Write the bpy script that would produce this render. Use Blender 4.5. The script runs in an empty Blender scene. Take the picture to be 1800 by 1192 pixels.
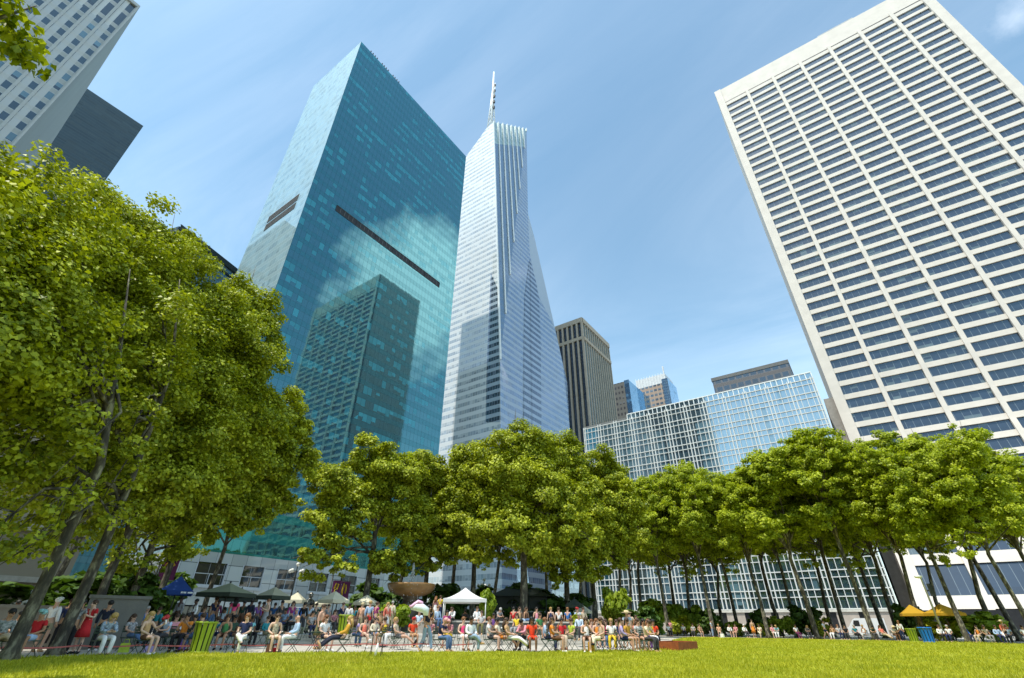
import bpy, math, random
import numpy as np
from mathutils import Vector, Matrix, Euler
R_ = math.radians
rnd = random.Random(7)
sc = bpy.context.scene
COL = sc.collection
# ------------------------------------------------------------------ camera
FPX, CX, CY, CAMZ = 814.2, 900.0, 596.0, 0.97
_p, _r, _a = R_(31.742), R_(0.507), R_(35.433)
def _basis():
    F = Vector((0, math.cos(_p), math.sin(_p))); Rr = Vector((1, 0, 0)); U = Vector((0, -math.sin(_p), math.cos(_p)))
    R2 = Rr*math.cos(_r)+U*math.sin(_r); U2 = U*math.cos(_r)-Rr*math.sin(_r)
    M = Matrix.Rotation(_a, 3, 'Z')
    return M@R2, M@U2, M@F
CR, CU, CF = _basis()
cam = bpy.data.cameras.new('camera'); camo = bpy.data.objects.new('camera', cam); COL.objects.link(camo)
cam.lens = 36*FPX/1800; cam.sensor_width = 36; cam.clip_end = 5000; cam.clip_start = 0.1
m4 = Matrix.Identity(4)
for i in range(3):
    m4[i][0] = CR[i]; m4[i][1] = CU[i]; m4[i][2] = -CF[i]
m4[2][3] = CAMZ
camo.matrix_world = m4
sc.camera = camo
CAMP = Vector((0, 0, CAMZ))
def ray(x, y):
    return (CF*FPX+CR*(x-CX)-CU*(y-CY)).normalized()
def at(x, y, d):                       # point at horizontal distance d in the direction of a pixel
    q = ray(x, y); return CAMP+q*(d/math.hypot(q.x, q.y))
def onX(x, y, c):
    q = ray(x, y); return CAMP+q*(c/q.x)
def onY(x, y, c):
    q = ray(x, y); return CAMP+q*((c)/q.y)
def gp(px, d, z=0.0):                  # spot on the ground: bearing of a column of the picture, distance d
    q = at(px, 1098, d); return Vector((q.x, q.y, z))
# ------------------------------------------------------------------ mesh builder
class MB:
    def __init__(s): s.v = []; s.f = []; s.m = []; s.sm = []
    def add(s, vs, fs, mi=0, smooth=False):
        o = len(s.v); s.v += [tuple(v) for v in vs]
        for f in fs: s.f.append(tuple(i+o for i in f)); s.m.append(mi); s.sm.append(smooth)
    def quad(s, a, b, c, d, mi=0): s.add([a, b, c, d], [(0, 1, 2, 3)], mi)
    def poly(s, pts, mi=0): s.add(pts, [tuple(range(len(pts)))], mi)
    def box(s, x0, x1, y0, y1, z0, z1, mi=0, M=None):
        vs = [Vector((x, y, z)) for z in (z0, z1) for y in (y0, y1) for x in (x0, x1)]
        if M: vs = [M@v for v in vs]
        s.add(vs, [(0, 2, 3, 1), (4, 5, 7, 6), (0, 1, 5, 4), (2, 6, 7, 3), (0, 4, 6, 2), (1, 3, 7, 5)], mi)
    def tube(s, pts, rad, n=6, mi=0, smooth=True, cap=True):
        pts = [Vector(p) for p in pts]
        if not hasattr(rad, '__len__'): rad = [rad]*len(pts)
        vs = []; ref = Vector((0.31, 0.17, 0.93))
        for i, p in enumerate(pts):
            t = (pts[min(i+1, len(pts)-1)]-pts[max(i-1, 0)]).normalized()
            if abs(t.dot(ref)) > .95: ref = Vector((.9, .3, .1))
            a = t.cross(ref).normalized(); b = t.cross(a)
            for k in range(n):
                an = 2*math.pi*k/n; vs.append(p+(a*math.cos(an)+b*math.sin(an))*rad[i])
        fs = [(i*n+k, i*n+(k+1) % n, (i+1)*n+(k+1) % n, (i+1)*n+k) for i in range(len(pts)-1) for k in range(n)]
        if cap: fs += [tuple(range(n))[::-1], tuple((len(pts)-1)*n+k for k in range(n))]
        s.add(vs, fs, mi, smooth)
    def lathe(s, prof, c=(0, 0, 0), n=20, mi=0, smooth=True):
        vs = []
        for r, z in prof:
            for k in range(n):
                a = 2*math.pi*k/n; vs.append((c[0]+r*math.cos(a), c[1]+r*math.sin(a), c[2]+z))
        fs = [(i*n+k, i*n+(k+1) % n, (i+1)*n+(k+1) % n, (i+1)*n+k) for i in range(len(prof)-1) for k in range(n)]
        s.add(vs, fs, mi, smooth)
    def ball(s, c, r, n=8, mi=0, sq=(1, 1, 1)):
        vs = []; fs = []
        m = max(4, n//2)
        for i in range(m+1):
            t = math.pi*i/m
            for k in range(n):
                a = 2*math.pi*k/n
                vs.append((c[0]+r*sq[0]*math.sin(t)*math.cos(a), c[1]+r*sq[1]*math.sin(t)*math.sin(a), c[2]+r*sq[2]*math.cos(t)))
        fs = [(i*n+k, (i+1)*n+k, (i+1)*n+(k+1) % n, i*n+(k+1) % n) for i in range(m) for k in range(n)]
        s.add(vs, fs, mi, True)
    def mesh(s, name, mats=()):
        me = bpy.data.meshes.new(name)
        me.from_pydata(s.v, [], s.f)
        me.polygons.foreach_set('material_index', s.m); me.polygons.foreach_set('use_smooth', s.sm)
        for m in mats: me.materials.append(m)
        planar_uv(me); me.update()
        return me
    def build(s, name, mats, parent=None, world=True):
        if not isinstance(mats, (list, tuple)): mats = [mats]
        return link(name, s.mesh(name, mats), parent)
def planar_uv(me):
    n = len(me.loops)
    if not n: return
    uv = me.uv_layers.new(name='UVMap')
    co = np.zeros(len(me.vertices)*3); me.vertices.foreach_get('co', co); co = co.reshape(-1, 3)
    li = np.zeros(n, dtype=np.int32); me.loops.foreach_get('vertex_index', li)
    npoly = len(me.polygons); nr = np.zeros(npoly*3); me.polygons.foreach_get('normal', nr); nr = nr.reshape(-1, 3)
    ct = np.zeros(npoly, dtype=np.int32); me.polygons.foreach_get('loop_total', ct)
    nl = np.repeat(nr, ct, axis=0); p = co[li]
    t = np.stack([-nl[:, 1], nl[:, 0], 0*nl[:, 0]], 1); L = np.linalg.norm(t, axis=1)
    flat = L < .3; t[~flat] /= L[~flat][:, None]
    u = np.where(flat, p[:, 0], (p*t).sum(1)); v = np.where(flat, p[:, 1], p[:, 2])
    uv.data.foreach_set('uv', np.stack([u, v], 1).astype(np.float32).ravel())
def link(name, data, parent=None):
    o = bpy.data.objects.new(name, data); COL.objects.link(o)
    if parent is not None: o.parent = parent
    return o
def thing(name, label, cat, loc=(0, 0, 0), rz=0, group=None):
    o = bpy.data.objects.new(name, None); COL.objects.link(o); o.empty_display_size = .3
    o.location = loc; o.rotation_euler = (0, 0, rz)
    return tag(o, label, cat, group)
def tag(o, label, cat, group=None):
    o['label'] = label; o['category'] = cat
    if group: o['group'] = group
    return o
def struct(name, mb, mats):
    o = mb.build(name, mats); o['kind'] = 'structure'; return o
def stuff(o): o['kind'] = 'stuff'; return o
def dup(root, loc, rz=0, label=None, group=None, scale=None):
    def cp(o, par):
        c = o.copy(); COL.objects.link(c); c.parent = par
        for ch in o.children: cp(ch, c)
        return c
    r = cp(root, None); r.location = loc; r.rotation_euler = (0, 0, rz)
    if scale: r.scale = (scale,)*3 if not hasattr(scale, '__len__') else scale
    if label: r['label'] = label
    if group: r['group'] = group
    return r
# ------------------------------------------------------------------ node helper
class NT:
    def __init__(s, tree): s.t = tree; s.n = tree.nodes; s.l = tree.links
    def new(s, typ, **kw):
        n = s.n.new(typ)
        for k, v in kw.items(): setattr(n, k, v)
        return n
    def put(s, sock, v):
        if v is None: return
        if isinstance(v, bpy.types.NodeSocket): s.l.new(v, sock)
        elif isinstance(v, (tuple, list)) and sock.type == 'RGBA' and len(v) == 3: sock.default_value = (*v, 1)
        else: sock.default_value = v
    def m(s, op, a, b=None, c=None, clamp=False):
        n = s.new('ShaderNodeMath', operation=op, use_clamp=clamp)
        for i, v in enumerate((a, b, c)): s.put(n.inputs[i], v)
        return n.outputs[0]
    def mix(s, f, a, b, mode='MIX'):
        n = s.new('ShaderNodeMix', data_type='RGBA', blend_type=mode)
        s.put(n.inputs[0], f); s.put(n.inputs[6], a); s.put(n.inputs[7], b); return n.outputs[2]
    def noise(s, vec, scale, detail=3, rough=.55, dist=0):
        n = s.new('ShaderNodeTexNoise'); s.put(n.inputs['Vector'], vec)
        n.inputs['Scale'].default_value = scale; n.inputs['Detail'].default_value = detail
        n.inputs['Roughness'].default_value = rough; n.inputs['Distortion'].default_value = dist
        return n
    def ramp(s, f, stops):
        n = s.new('ShaderNodeValToRGB'); s.put(n.inputs[0], f); e = n.color_ramp.elements
        while len(e) < len(stops): e.new(.5)
        for i, (p, c) in enumerate(stops):
            e[i].position = p; e[i].color = (*c, 1) if hasattr(c, '__len__') else (c, c, c, 1)
        return n.outputs[0]
    def comb(s, x, y, z=0.0):
        n = s.new('ShaderNodeCombineXYZ')
        for i, v in enumerate((x, y, z)): s.put(n.inputs[i], v)
        return n.outputs[0]
    def white(s, vec):
        n = s.new('ShaderNodeTexWhiteNoise', noise_dimensions='3D'); s.put(n.inputs['Vector'], vec); return n
    def mapr(s, v, a, b, c=0.0, d=1.0):
        n = s.new('ShaderNodeMapRange'); s.put(n.inputs[0], v)
        for i, q in enumerate((a, b, c, d)): n.inputs[i+1].default_value = q
        return n.outputs[0]
def newmat(name):
    m = bpy.data.materials.new(name); m.use_nodes = True
    t = NT(m.node_tree); b = t.n['Principled BSDF']
    return m, t, b
def mat(name, col, rough=.7, metal=0., spec=.4, var=.15, vs=1.5, bump=0., bs=None, col2=None, sheen=0., stretch=None):
    m, t, b = newmat(name)
    tc = t.new('ShaderNodeTexCoord').outputs['Object']
    if stretch:
        mp = t.new('ShaderNodeMapping'); t.put(mp.inputs[0], tc); mp.inputs['Scale'].default_value = stretch; tc = mp.outputs[0]
    nz = t.noise(tc, vs, 5, .6)
    if col2 is None: col2 = tuple(c*(1-var) for c in col); colb = tuple(min(1, c*(1+var)) for c in col)
    else: colb = col
    t.put(b.inputs['Base Color'], t.ramp(nz.outputs[0], [(.3, col2), (.7, colb)]))
    b.inputs['Roughness'].default_value = rough; b.inputs['Metallic'].default_value = metal
    b.inputs['Specular IOR Level'].default_value = spec
    if bump:
        bn = t.new('ShaderNodeBump'); bn.inputs['Strength'].default_value = bump; bn.inputs['Distance'].default_value = .05
        t.put(bn.inputs['Height'], t.noise(tc, bs or vs*6, 5, .65).outputs[0]); t.put(b.inputs['Normal'], bn.outputs[0])
    return m
def facade(name, fh, pw, wf, span, winA, winB, pB, mull, mw, tint, g0, g1, gs=1.0, wob=0., bay=4, rough=.03, pair=0, hline=.06, patch=0., voff=0., lit=0.):
    """curtain-wall: floors fh m, panes pw m, window share wf; glossy share g0 (facing) .. g1 (grazing)"""
    m, t, b = newmat(name)
    uv = t.new('ShaderNodeUVMap').outputs[0]
    sp = t.new('ShaderNodeSeparateXYZ'); t.put(sp.inputs[0], uv); u, v = sp.outputs[0], sp.outputs[1]
    if voff: v = t.m('ADD', v, voff)
    fu = t.m('DIVIDE', u, pw); fv = t.m('DIVIDE', v, fh)
    iu, iv = t.m('FLOOR', fu), t.m('FLOOR', fv); ru, rv = t.m('FRACT', fu), t.m('FRACT', fv)
    win = t.m('LESS_THAN', rv, wf)
    edge = t.m('LESS_THAN', ru, mw/pw)
    if pair: edge = t.m('MAXIMUM', edge, t.m('LESS_THAN', t.m('FRACT', t.m('DIVIDE', u, pw*bay)), 2.5*mw/(pw*bay)))
    he = t.m('MAXIMUM', t.m('LESS_THAN', rv, hline/fh), t.m('LESS_THAN', t.m('ABSOLUTE', t.m('SUBTRACT', rv, wf)), hline*.5/fh))
    line = t.m('MAXIMUM', edge, he)
    rp = t.white(t.comb(iu, iv, 3.)).outputs[0]
    rb = t.white(t.comb(t.m('FLOOR', t.m('DIVIDE', fu, bay)), iv, 9.)).outputs[0]
    big = t.noise(t.comb(u, v, 0.), .035, 2).outputs[0]
    sel = t.m('ADD', t.m('ADD', t.m('MULTIPLY', rp, .45), t.m('MULTIPLY', rb, .55)), t.m('MULTIPLY', t.m('SUBTRACT', big, .5), patch))
    blind = t.m('LESS_THAN', sel, pB)
    # blinds drawn to differing heights
    hgt = t.white(t.comb(iu, iv, 5.)).outputs[0]
    blind = t.m('MULTIPLY', blind, t.m('GREATER_THAN', t.m('DIVIDE', rv, wf), t.m('MULTIPLY', hgt, .55)))
    jit = t.mapr(rp, 0, 1, .75, 1.25)
    wc = t.mix(blind, winA, winB)
    wc = t.mix(1.0, wc, t.comb(jit, jit, jit), 'MULTIPLY')
    c = t.mix(win, span, wc); c = t.mix(line, c, mull)
    t.put(b.inputs['Base Color'], c); b.inputs['Roughness'].default_value = .55; b.inputs['Specular IOR Level'].default_value = .2
    gl = t.new('ShaderNodeBsdfGlossy'); t.put(gl.inputs['Color'], tint); gl.inputs['Roughness'].default_value = rough
    if wob:
        bn = t.new('ShaderNodeBump'); bn.inputs['Strength'].default_value = 1.; bn.inputs['Distance'].default_value = wob
        off = t.white(t.comb(iu, iv, 1.)).outputs[1]
        vm = t.new('ShaderNodeVectorMath', operation='MULTIPLY_ADD'); t.put(vm.inputs[0], off); vm.inputs[1].default_value = (40, 40, 40); t.put(vm.inputs[2], t.comb(u, v, 0.))
        t.put(bn.inputs['Height'], t.noise(vm.outputs[0], .35, 1).outputs[0]); t.put(gl.inputs['Normal'], bn.outputs[0])
    lw = t.new('ShaderNodeLayerWeight'); lw.inputs[0].default_value = .5
    fac = t.m('ADD', g0, t.m('MULTIPLY', t.m('POWER', lw.outputs['Facing'], 2.), g1-g0))
    mul = t.m('ADD', gs, t.m('MULTIPLY', win, 1-gs)); fac = t.m('MULTIPLY', fac, mul)
    fac = t.m('MULTIPLY', fac, t.m('SUBTRACT', 1., t.m('MULTIPLY', line, .6)), clamp=True)
    fac = t.m('MULTIPLY', fac, t.m('SUBTRACT', 1., t.m('MULTIPLY', t.m('MULTIPLY', blind, win), .35)), clamp=True)
    mx = t.new('ShaderNodeMixShader'); t.put(mx.inputs[0], fac); t.put(mx.inputs[1], b.outputs[0]); t.put(mx.inputs[2], gl.outputs[0])
    t.put(t.n['Material Output'].inputs[0], mx.outputs[0])
    if lit:    # a few ceiling lamps left on inside
        on = t.m('MULTIPLY', t.m('GREATER_THAN', t.white(t.comb(iu, iv, 21.)).outputs[0], 1-lit), t.m('MULTIPLY', win, t.m('LESS_THAN', t.m('ABSOLUTE', t.m('SUBTRACT', rv, wf*.75)), .05)))
        t.put(b.inputs['Emission Color'], (1., .85, .55)); t.put(b.inputs['Emission Strength'], t.m('MULTIPLY', on, 1.2))
    return m
# ------------------------------------------------------------------ light and sky
SUN_EL, SUN_AZ = R_(66), R_(194)      # azimuth clockwise from +Y (uptown)
sc.view_settings.view_transform = 'Standard'; sc.view_settings.look = 'None'
sc.view_settings.exposure = 0.7; sc.view_settings.gamma = 1
w = bpy.data.worlds.new('World'); sc.world = w; w.use_nodes = True
t = NT(w.node_tree); bg = t.n['Background']
sky = t.new('ShaderNodeTexSky', sky_type='NISHITA'); sky.sun_disc = False
sky.sun_elevation = SUN_EL; sky.sun_rotation = SUN_AZ; sky.air_density = 1.0; sky.dust_density = .6; sky.ozone_density = 1.5
dirv = t.new('ShaderNodeTexCoord').outputs['Generated']
sx = t.new('ShaderNodeSeparateXYZ'); t.put(sx.inputs[0], dirv)
den = t.m('ADD', t.m('MAXIMUM', sx.outputs[2], 0.), .22)
pl = t.comb(t.m('DIVIDE', sx.outputs[0], den), t.m('DIVIDE', sx.outputs[1], den))
mp = t.new('ShaderNodeMapping'); t.put(mp.inputs[0], pl); mp.inputs['Rotation'].default_value = (0, 0, R_(28)); mp.inputs['Scale'].default_value = (.8, 1.7, 1); mp.inputs['Location'].default_value = (3.1, .7, 0)
w1 = t.noise(mp.outputs[0], .85, 9, .62, .9).outputs[0]
w2 = t.noise(pl, .55, 2, .5).outputs[0]
wisp = t.m('MULTIPLY', t.mapr(w1, .40, .78), t.mapr(w2, .34, .62))
wisp = t.m('MULTIPLY', wisp, .30)
def blob(az, el, rad, scale, lo, hi):   # a fair-weather cloud standing at one bearing of the sky
    d = (math.cos(R_(el))*math.sin(R_(az)), math.cos(R_(el))*math.cos(R_(az)), math.sin(R_(el)))
    vm = t.new('ShaderNodeVectorMath', operation='DISTANCE'); t.put(vm.inputs[0], dirv); vm.inputs[1].default_value = d
    e = t.m('SUBTRACT', 1., t.m('DIVIDE', vm.outputs['Value'], rad))
    nz = t.noise(dirv, scale, 7, .62).outputs[0]
    return t.mapr(t.m('ADD', e, t.m('MULTIPLY', t.m('SUBTRACT', nz, .5), 1.6)), lo, hi)
cl = t.m('MAXIMUM', wisp, t.m('MULTIPLY', blob(50.5, 35.5, .20, 8, .12, .5), 1.), clamp=True)
cl = t.m('MAXIMUM', cl, t.m('MULTIPLY', blob(-17.5, 22.3, .05, 22, .2, .8), .9), clamp=True)
cl = t.m('MAXIMUM', cl, t.m('MULTIPLY', blob(31, 43.5, .05, 16, .3, 1.), .2), clamp=True)
skyc = t.mix(1.0, sky.outputs[0], (1.08, 1.24, 1.07), 'MULTIPLY')
hz = t.m('MULTIPLY', t.m('POWER', t.m('SUBTRACT', 1., t.m('MAXIMUM', sx.outputs[2], 0.)), 3.), .42)
skyc = t.mix(hz, skyc, (5.6, 6.9, 8.2))
t.put(bg.inputs[0], t.mix(cl, skyc, (8.8, 9.1, 9.4)))
bg.inputs[1].default_value = 0.15
sun = bpy.data.lights.new('sun', 'SUN'); sun.energy = 3.2; sun.angle = R_(.53); sun.color = (1, .95, .86)
so = bpy.data.objects.new('sun', sun); COL.objects.link(so)
sd = Vector((math.cos(SUN_EL)*math.sin(SUN_AZ), math.cos(SUN_EL)*math.cos(SUN_AZ), math.sin(SUN_EL)))
so.rotation_euler = (-sd).to_track_quat('-Z', 'Y').to_euler()
so.location = (0, 0, 300)
# ================================================================== buildings
M = {}
M['travertine'] = mat('travertine', (.66, .605, .535), .75, var=.07, vs=.3, bump=.12, bs=2)
M['white_metal'] = mat('white_metal', (.78, .80, .78), .4, var=.04)
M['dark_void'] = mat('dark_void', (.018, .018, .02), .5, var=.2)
M['grey_stone'] = mat('grey_stone', (.42, .43, .42), .7, var=.08, vs=.4)
M['dark_metal'] = mat('dark_metal', (.03, .035, .035), .45, var=.2)
M['tan_stone'] = mat('tan_stone', (.44, .37, .28), .8, var=.1, vs=.3)
M['roof'] = mat('roof', (.2, .2, .2), .9)
M['slate_wall'] = mat('slate_wall', (.16, .165, .16), .8, var=.12, vs=.3, bump=.2)
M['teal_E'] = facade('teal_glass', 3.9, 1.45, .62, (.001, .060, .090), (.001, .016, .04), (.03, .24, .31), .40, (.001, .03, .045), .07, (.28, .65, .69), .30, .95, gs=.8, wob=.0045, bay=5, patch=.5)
M['teal_S'] = facade('sunlit_teal_glass', 3.9, 1.45, .62, (.40, .56, .58), (.33, .49, .53), (.36, .52, .55), .4, (.50, .64, .66), .05, (.72, .86, .90), .12, .55, gs=1, wob=.004, bay=6, hline=.10)  # south side: sun and sky brightness painted into the pale glass colour
M['teal_low'] = facade('green_glass', 4.2, 1.6, .55, (.003, .13, .11), (.003, .012, .012), (.006, .05, .05), .45, (.005, .09, .08), .07, (.25, .85, .80), .16, .8, gs=.6, wob=.012, bay=3)
M['panel'] = facade('stone_panels', 2.55, 2.9, 1.0, (.46, .50, .48), (.43, .47, .45), (.5, .53, .51), .5, (.10, .12, .12), .07, (.9, 1, 1), .05, .3, hline=.08)
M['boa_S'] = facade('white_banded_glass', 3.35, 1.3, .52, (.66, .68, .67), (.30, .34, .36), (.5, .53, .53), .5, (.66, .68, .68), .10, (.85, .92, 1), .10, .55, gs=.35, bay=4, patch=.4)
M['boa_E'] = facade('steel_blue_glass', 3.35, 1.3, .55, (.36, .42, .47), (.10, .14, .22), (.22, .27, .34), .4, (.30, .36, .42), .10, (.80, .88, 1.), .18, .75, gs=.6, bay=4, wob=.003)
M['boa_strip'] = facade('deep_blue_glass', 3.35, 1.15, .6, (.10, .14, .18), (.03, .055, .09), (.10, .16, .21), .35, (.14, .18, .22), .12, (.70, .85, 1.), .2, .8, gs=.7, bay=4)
M['boa_top'] = facade('screen_glass', 5.0, 2.2, .7, (.30, .38, .36), (.16, .22, .23), (.25, .34, .33), .4, (.5, .55, .54), .18, (.85, 1., .95), .2, .7)
M['grid_glass'] = facade('sky_glass', 50., .95, 1.0, (.03, .06, .08), (.02, .05, .07), (.10, .19, .24), .3, (.05, .08, .1), .03, (.82, .95, 1.), .42, .95, wob=.006, bay=2)
M['grace_glass'] = facade('tinted_glass', 3.84, 1.5, 1.0, (.02, .04, .07), (.010, .022, .042), (.11, .155, .175), .25, (.15, .19, .22), .09, (.72, .86, 1.), .085, .6, bay=3, patch=.25, hline=0)
M['dark_glass'] = facade('bronze_glass', 3.9, 1.5, .7, (.012, .012, .012), (.008, .009, .011), (.03, .03, .03), .25, (.01, .01, .01), .1, (.6, .75, .9), .10, .7, bay=2)
M['dark_glassE'] = facade('slate_blue_glass', 3.9, 1.5, .7, (.05, .08, .11), (.02, .045, .07), (.09, .14, .18), .35, (.02, .02, .025), .1, (.65, .85, 1.), .5, .95, bay=2)
M['blue_glass'] = facade('bright_blue_glass', 3.9, 1.5, .7, (.02, .06, .12), (.01, .05, .11), (.06, .16, .28), .4, (.02, .04, .06), .12, (.6, .85, 1.), .35, .9)
M['brick_grey'] = facade('grey_brick', 3.9, 2.4, .55, (.115, .115, .105), (.03, .03, .035), (.14, .15, .16), .3, (.115, .115, .105), 1.2, (.8, .9, 1), .02, .2, gs=0, hline=.2)
M['brick_brown'] = facade('brown_brick', 3.9, 3.2, .5, (.33, .24, .18), (.05, .07, .09), (.14, .17, .2), .4, (.35, .27, .21), .9, (.8, .9, 1), .1, .4, gs=0)
M['tower_W'] = facade('pale_gridded_wall', 3.1, 2.35, .64, (.36, .39, .39), (.016, .028, .042), (.13, .23, .30), .38, (.46, .485, .485), .95, (.7, .9, 1.), .09, .6, gs=0, hline=.12, bay=2)
M['slab_lines'] = facade('dark_lined_wall', 1.3, 3., .8, (.065, .085, .088), (.035, .05, .054), (.06, .08, .084), .5, (.05, .068, .07), .02, (.5, .65, .7), .07, .4, hline=.1, bay=6)
M['beige_wall'] = facade('beige_masonry', 4.2, 3.4, .50, (.25, .215, .15), (.02, .02, .02), (.07, .07, .06), .4, (.25, .215, .15), 2.3, (.8, .9, 1), .03, .2, gs=0, hline=.25)
M['slab_back'] = facade('slate_windows', 4.4, 3.3, .6, (.15, .15, .155), (.025, .035, .045), (.06, .08, .10), .4, (.15, .15, .155), .8, (.7, .85, 1), .1, .5, gs=0, hline=.3)
M['bway'] = facade('blue_grey_glass', 3.4, 1.6, .6, (.14, .18, .22), (.06, .10, .14), (.13, .18, .23), .4, (.08, .1, .12), .12, (.8, .9, 1.), .2, .8)

def prism(pts, z0, z1, mi_side=0, mi_top=1):
    mb = MB(); n = len(pts)
    for i in range(n):
        a, b = pts[i], pts[(i+1) % n]
        mb.quad((a[0], a[1], z0), (b[0], b[1], z0), (b[0], b[1], z1), (a[0], a[1], z1), mi_side)
    mb.poly([(p[0], p[1], z1) for p in pts], mi_top)
    return mb
def rect(x0, x1, y0, y1): return [(x0, y0), (x1, y0), (x1, y1), (x0, y1)]
def split_parts(items, maker, name, mats, parent, near=100):
    """items sorted by size in view: the first `near` become parts, the rest one part"""
    for it in items[:near]:
        mb = MB(); maker(mb, it); mb.build(name, mats, parent)
    if len(items) > near:
        mb = MB()
        for it in items[near:]: maker(mb, it)
        stuff(mb.build(name, mats, parent))
def vsize(c, area=1.):
    d = (Vector(c)-CAMP); return -area/d.length_squared

# ---------------------------------------------------------------- teal glass tower
XT, YT0, YT1, ZT, XTW = -100., 40.0, 101.8, 189.4, -130.
t0 = thing('glass_tower', 'tall teal glass slab tower with a dark louvre slot, cloud mirrored in its front', 'office tower', (XT, YT0, 0))
def loc(mb, root):      # shift a mesh built in world metres to its thing's base (unrotated things)
    l = root.location; mb.v = [(v[0]-l[0], v[1]-l[1], v[2]-l[2]) for v in mb.v]; return mb
def part(mb, name, mats, root): return loc(mb, root).build(name, mats, root)
Vector_root = None
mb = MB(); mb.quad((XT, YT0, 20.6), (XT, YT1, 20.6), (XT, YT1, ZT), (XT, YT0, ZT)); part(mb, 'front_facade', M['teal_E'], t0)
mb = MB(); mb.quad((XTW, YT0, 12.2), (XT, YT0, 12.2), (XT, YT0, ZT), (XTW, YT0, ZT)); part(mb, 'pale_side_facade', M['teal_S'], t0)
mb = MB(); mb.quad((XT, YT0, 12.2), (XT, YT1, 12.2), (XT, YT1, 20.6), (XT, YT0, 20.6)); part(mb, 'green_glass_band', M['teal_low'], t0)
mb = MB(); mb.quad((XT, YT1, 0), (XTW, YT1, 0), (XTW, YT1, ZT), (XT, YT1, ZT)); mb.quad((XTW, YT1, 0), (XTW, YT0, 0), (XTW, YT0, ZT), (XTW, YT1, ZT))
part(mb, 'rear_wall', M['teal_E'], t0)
mb = MB(); mb.quad((XTW, YT0, ZT-.3), (XT, YT0, ZT-.3), (XT, YT1, ZT-.3), (XTW, YT1, ZT-.3)); part(mb, 'roof', M['roof'], t0)
mb = MB()
mb.box(XT-.2, XT+.12, 48.9, 94.1, 106.1, 106.35); mb.box(XT-.2, XT+.12, 48.9, 94.1, 108.25, 108.5)
mb.box(XT-.2, XT+.04, 48.9, 94.1, 106.35, 108.25, 1)
for i in range(31):
    y = 48.9+i*1.505; mb.box(XT, XT+(.14 if i % 5 else .2), y-.05, y+.05, 106.35, 108.25, 2 if i % 5 else 0)
part(mb, 'louvre_slot', [M['dark_metal'], M['dark_void'], M['slate_wall']], t0)
for z0, z1 in ((105.95, 108.95), (102.5, 105.1)):
    mb = MB(); mb.box(-121.7, -105.8, YT0-.05, YT0+.1, z0, z1)
    for i in range(5): mb.box(-121.7, -105.8, YT0-.12, YT0-.05, z0+.15+i*.58, z0+.35+i*.58, 1)
    part(mb, 'louvre', [mat('louvre_grey', (.17, .16, .165), .6), M['slate_wall']], t0)
mb = MB()
for g in range(3):
    mb = MB(); mb.box(XT-1.3, XT-.4, 44.6+g*5.7, 48.4+g*5.7, ZT-.3, ZT+.15)
    for i in range(4):
        y = 44.9+g*5.7+i*1.05; mb.box(XT-1.2, XT-.5, y-.16, y+.16, ZT+.15, ZT+2.0)
    part(mb, 'roof_fixture', M['dark_metal'], t0)
# grey panelled base of the tower, windows between the panels
wy = [(onX(a, 1008, XT).y, onX(b, 1008, XT).y) for a, b in ((341, 394), (424, 461), (487, 521), (546, 577), (600, 627), (646, 668), (687, 706), (723, 740))]
zs = (0, 3.6, 6.9, 10.45, 12.2)
mb = MB(); xs = XT+.35
ys = [YT0-.3]+[v for p in wy for v in p]+[YT1]
mb.quad((xs, YT0-.3, 10.45), (xs, YT1, 10.45), (xs, YT1, 12.2), (xs, YT0-.3, 12.2)); mb.quad((xs, YT0-.3, 3.6), (xs, YT1, 3.6), (xs, YT1, 6.9), (xs, YT0-.3, 6.9))
for i in range(0, len(ys), 2): mb.quad((xs, ys[i], 6.9), (xs, ys[i+1], 6.9), (xs, ys[i+1], 10.45), (xs, ys[i], 10.45))
for i in range(len(ys)//2):
    y = ys[2*i]; mb.box(XT-.3, xs, y, ys[2*i+1], 0, 3.6)
mb.quad((XTW, YT0-.3, 0), (xs, YT0-.3, 0), (xs, YT0-.3, 12.2), (XTW, YT0-.3, 12.2)); mb.quad((xs, YT0-.3, 12.2), (xs, YT1, 12.2), (XT, YT1, 12.2), (XT, YT0-.3, 12.2))
part(mb, 'panelled_base', M['panel'], t0)
pane = facade('shop_glass', 3.4, 2.6, 1., (.01,)*3, (.008, .010, .009), (.035, .032, .024), .35, (.3, .32, .31), .08, (.85, .9, .9), .10, .7, bay=1, hline=0)
frame = mat('pale_frame', (.52, .56, .57), .5, var=.05)
for a, b in wy:
    mb = MB(); mb.quad((XT+.05, a, 6.9), (XT+.05, b, 6.9), (XT+.05, b, 10.45), (XT+.05, a, 10.45)); o = part(mb, 'window', pane, t0)
    mb = MB(); mb.box(XT+.05, xs+.08, a-.14, a, 6.8, 10.5); mb.box(XT+.05, xs+.08, b, b+.14, 6.8, 10.5); mb.box(XT+.05, xs+.25, a-.2, b+.2, 6.35, 6.8)
    mb.box(XT+.06, XT+.16, a, b, 8.55, 8.67); mb.box(XT+.06, XT+.16, (a+b)/2-.05, (a+b)/2+.05, 6.9, 8.55)
    loc(mb, t0).build('frame', frame, o)
    o2 = MB(); o2.quad((XT-.1, a, 0.2), (XT-.1, b, .2), (XT-.1, b, 3.4), (XT-.1, a, 3.4)); part(o2, 'shop_window', pane, t0)

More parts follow.
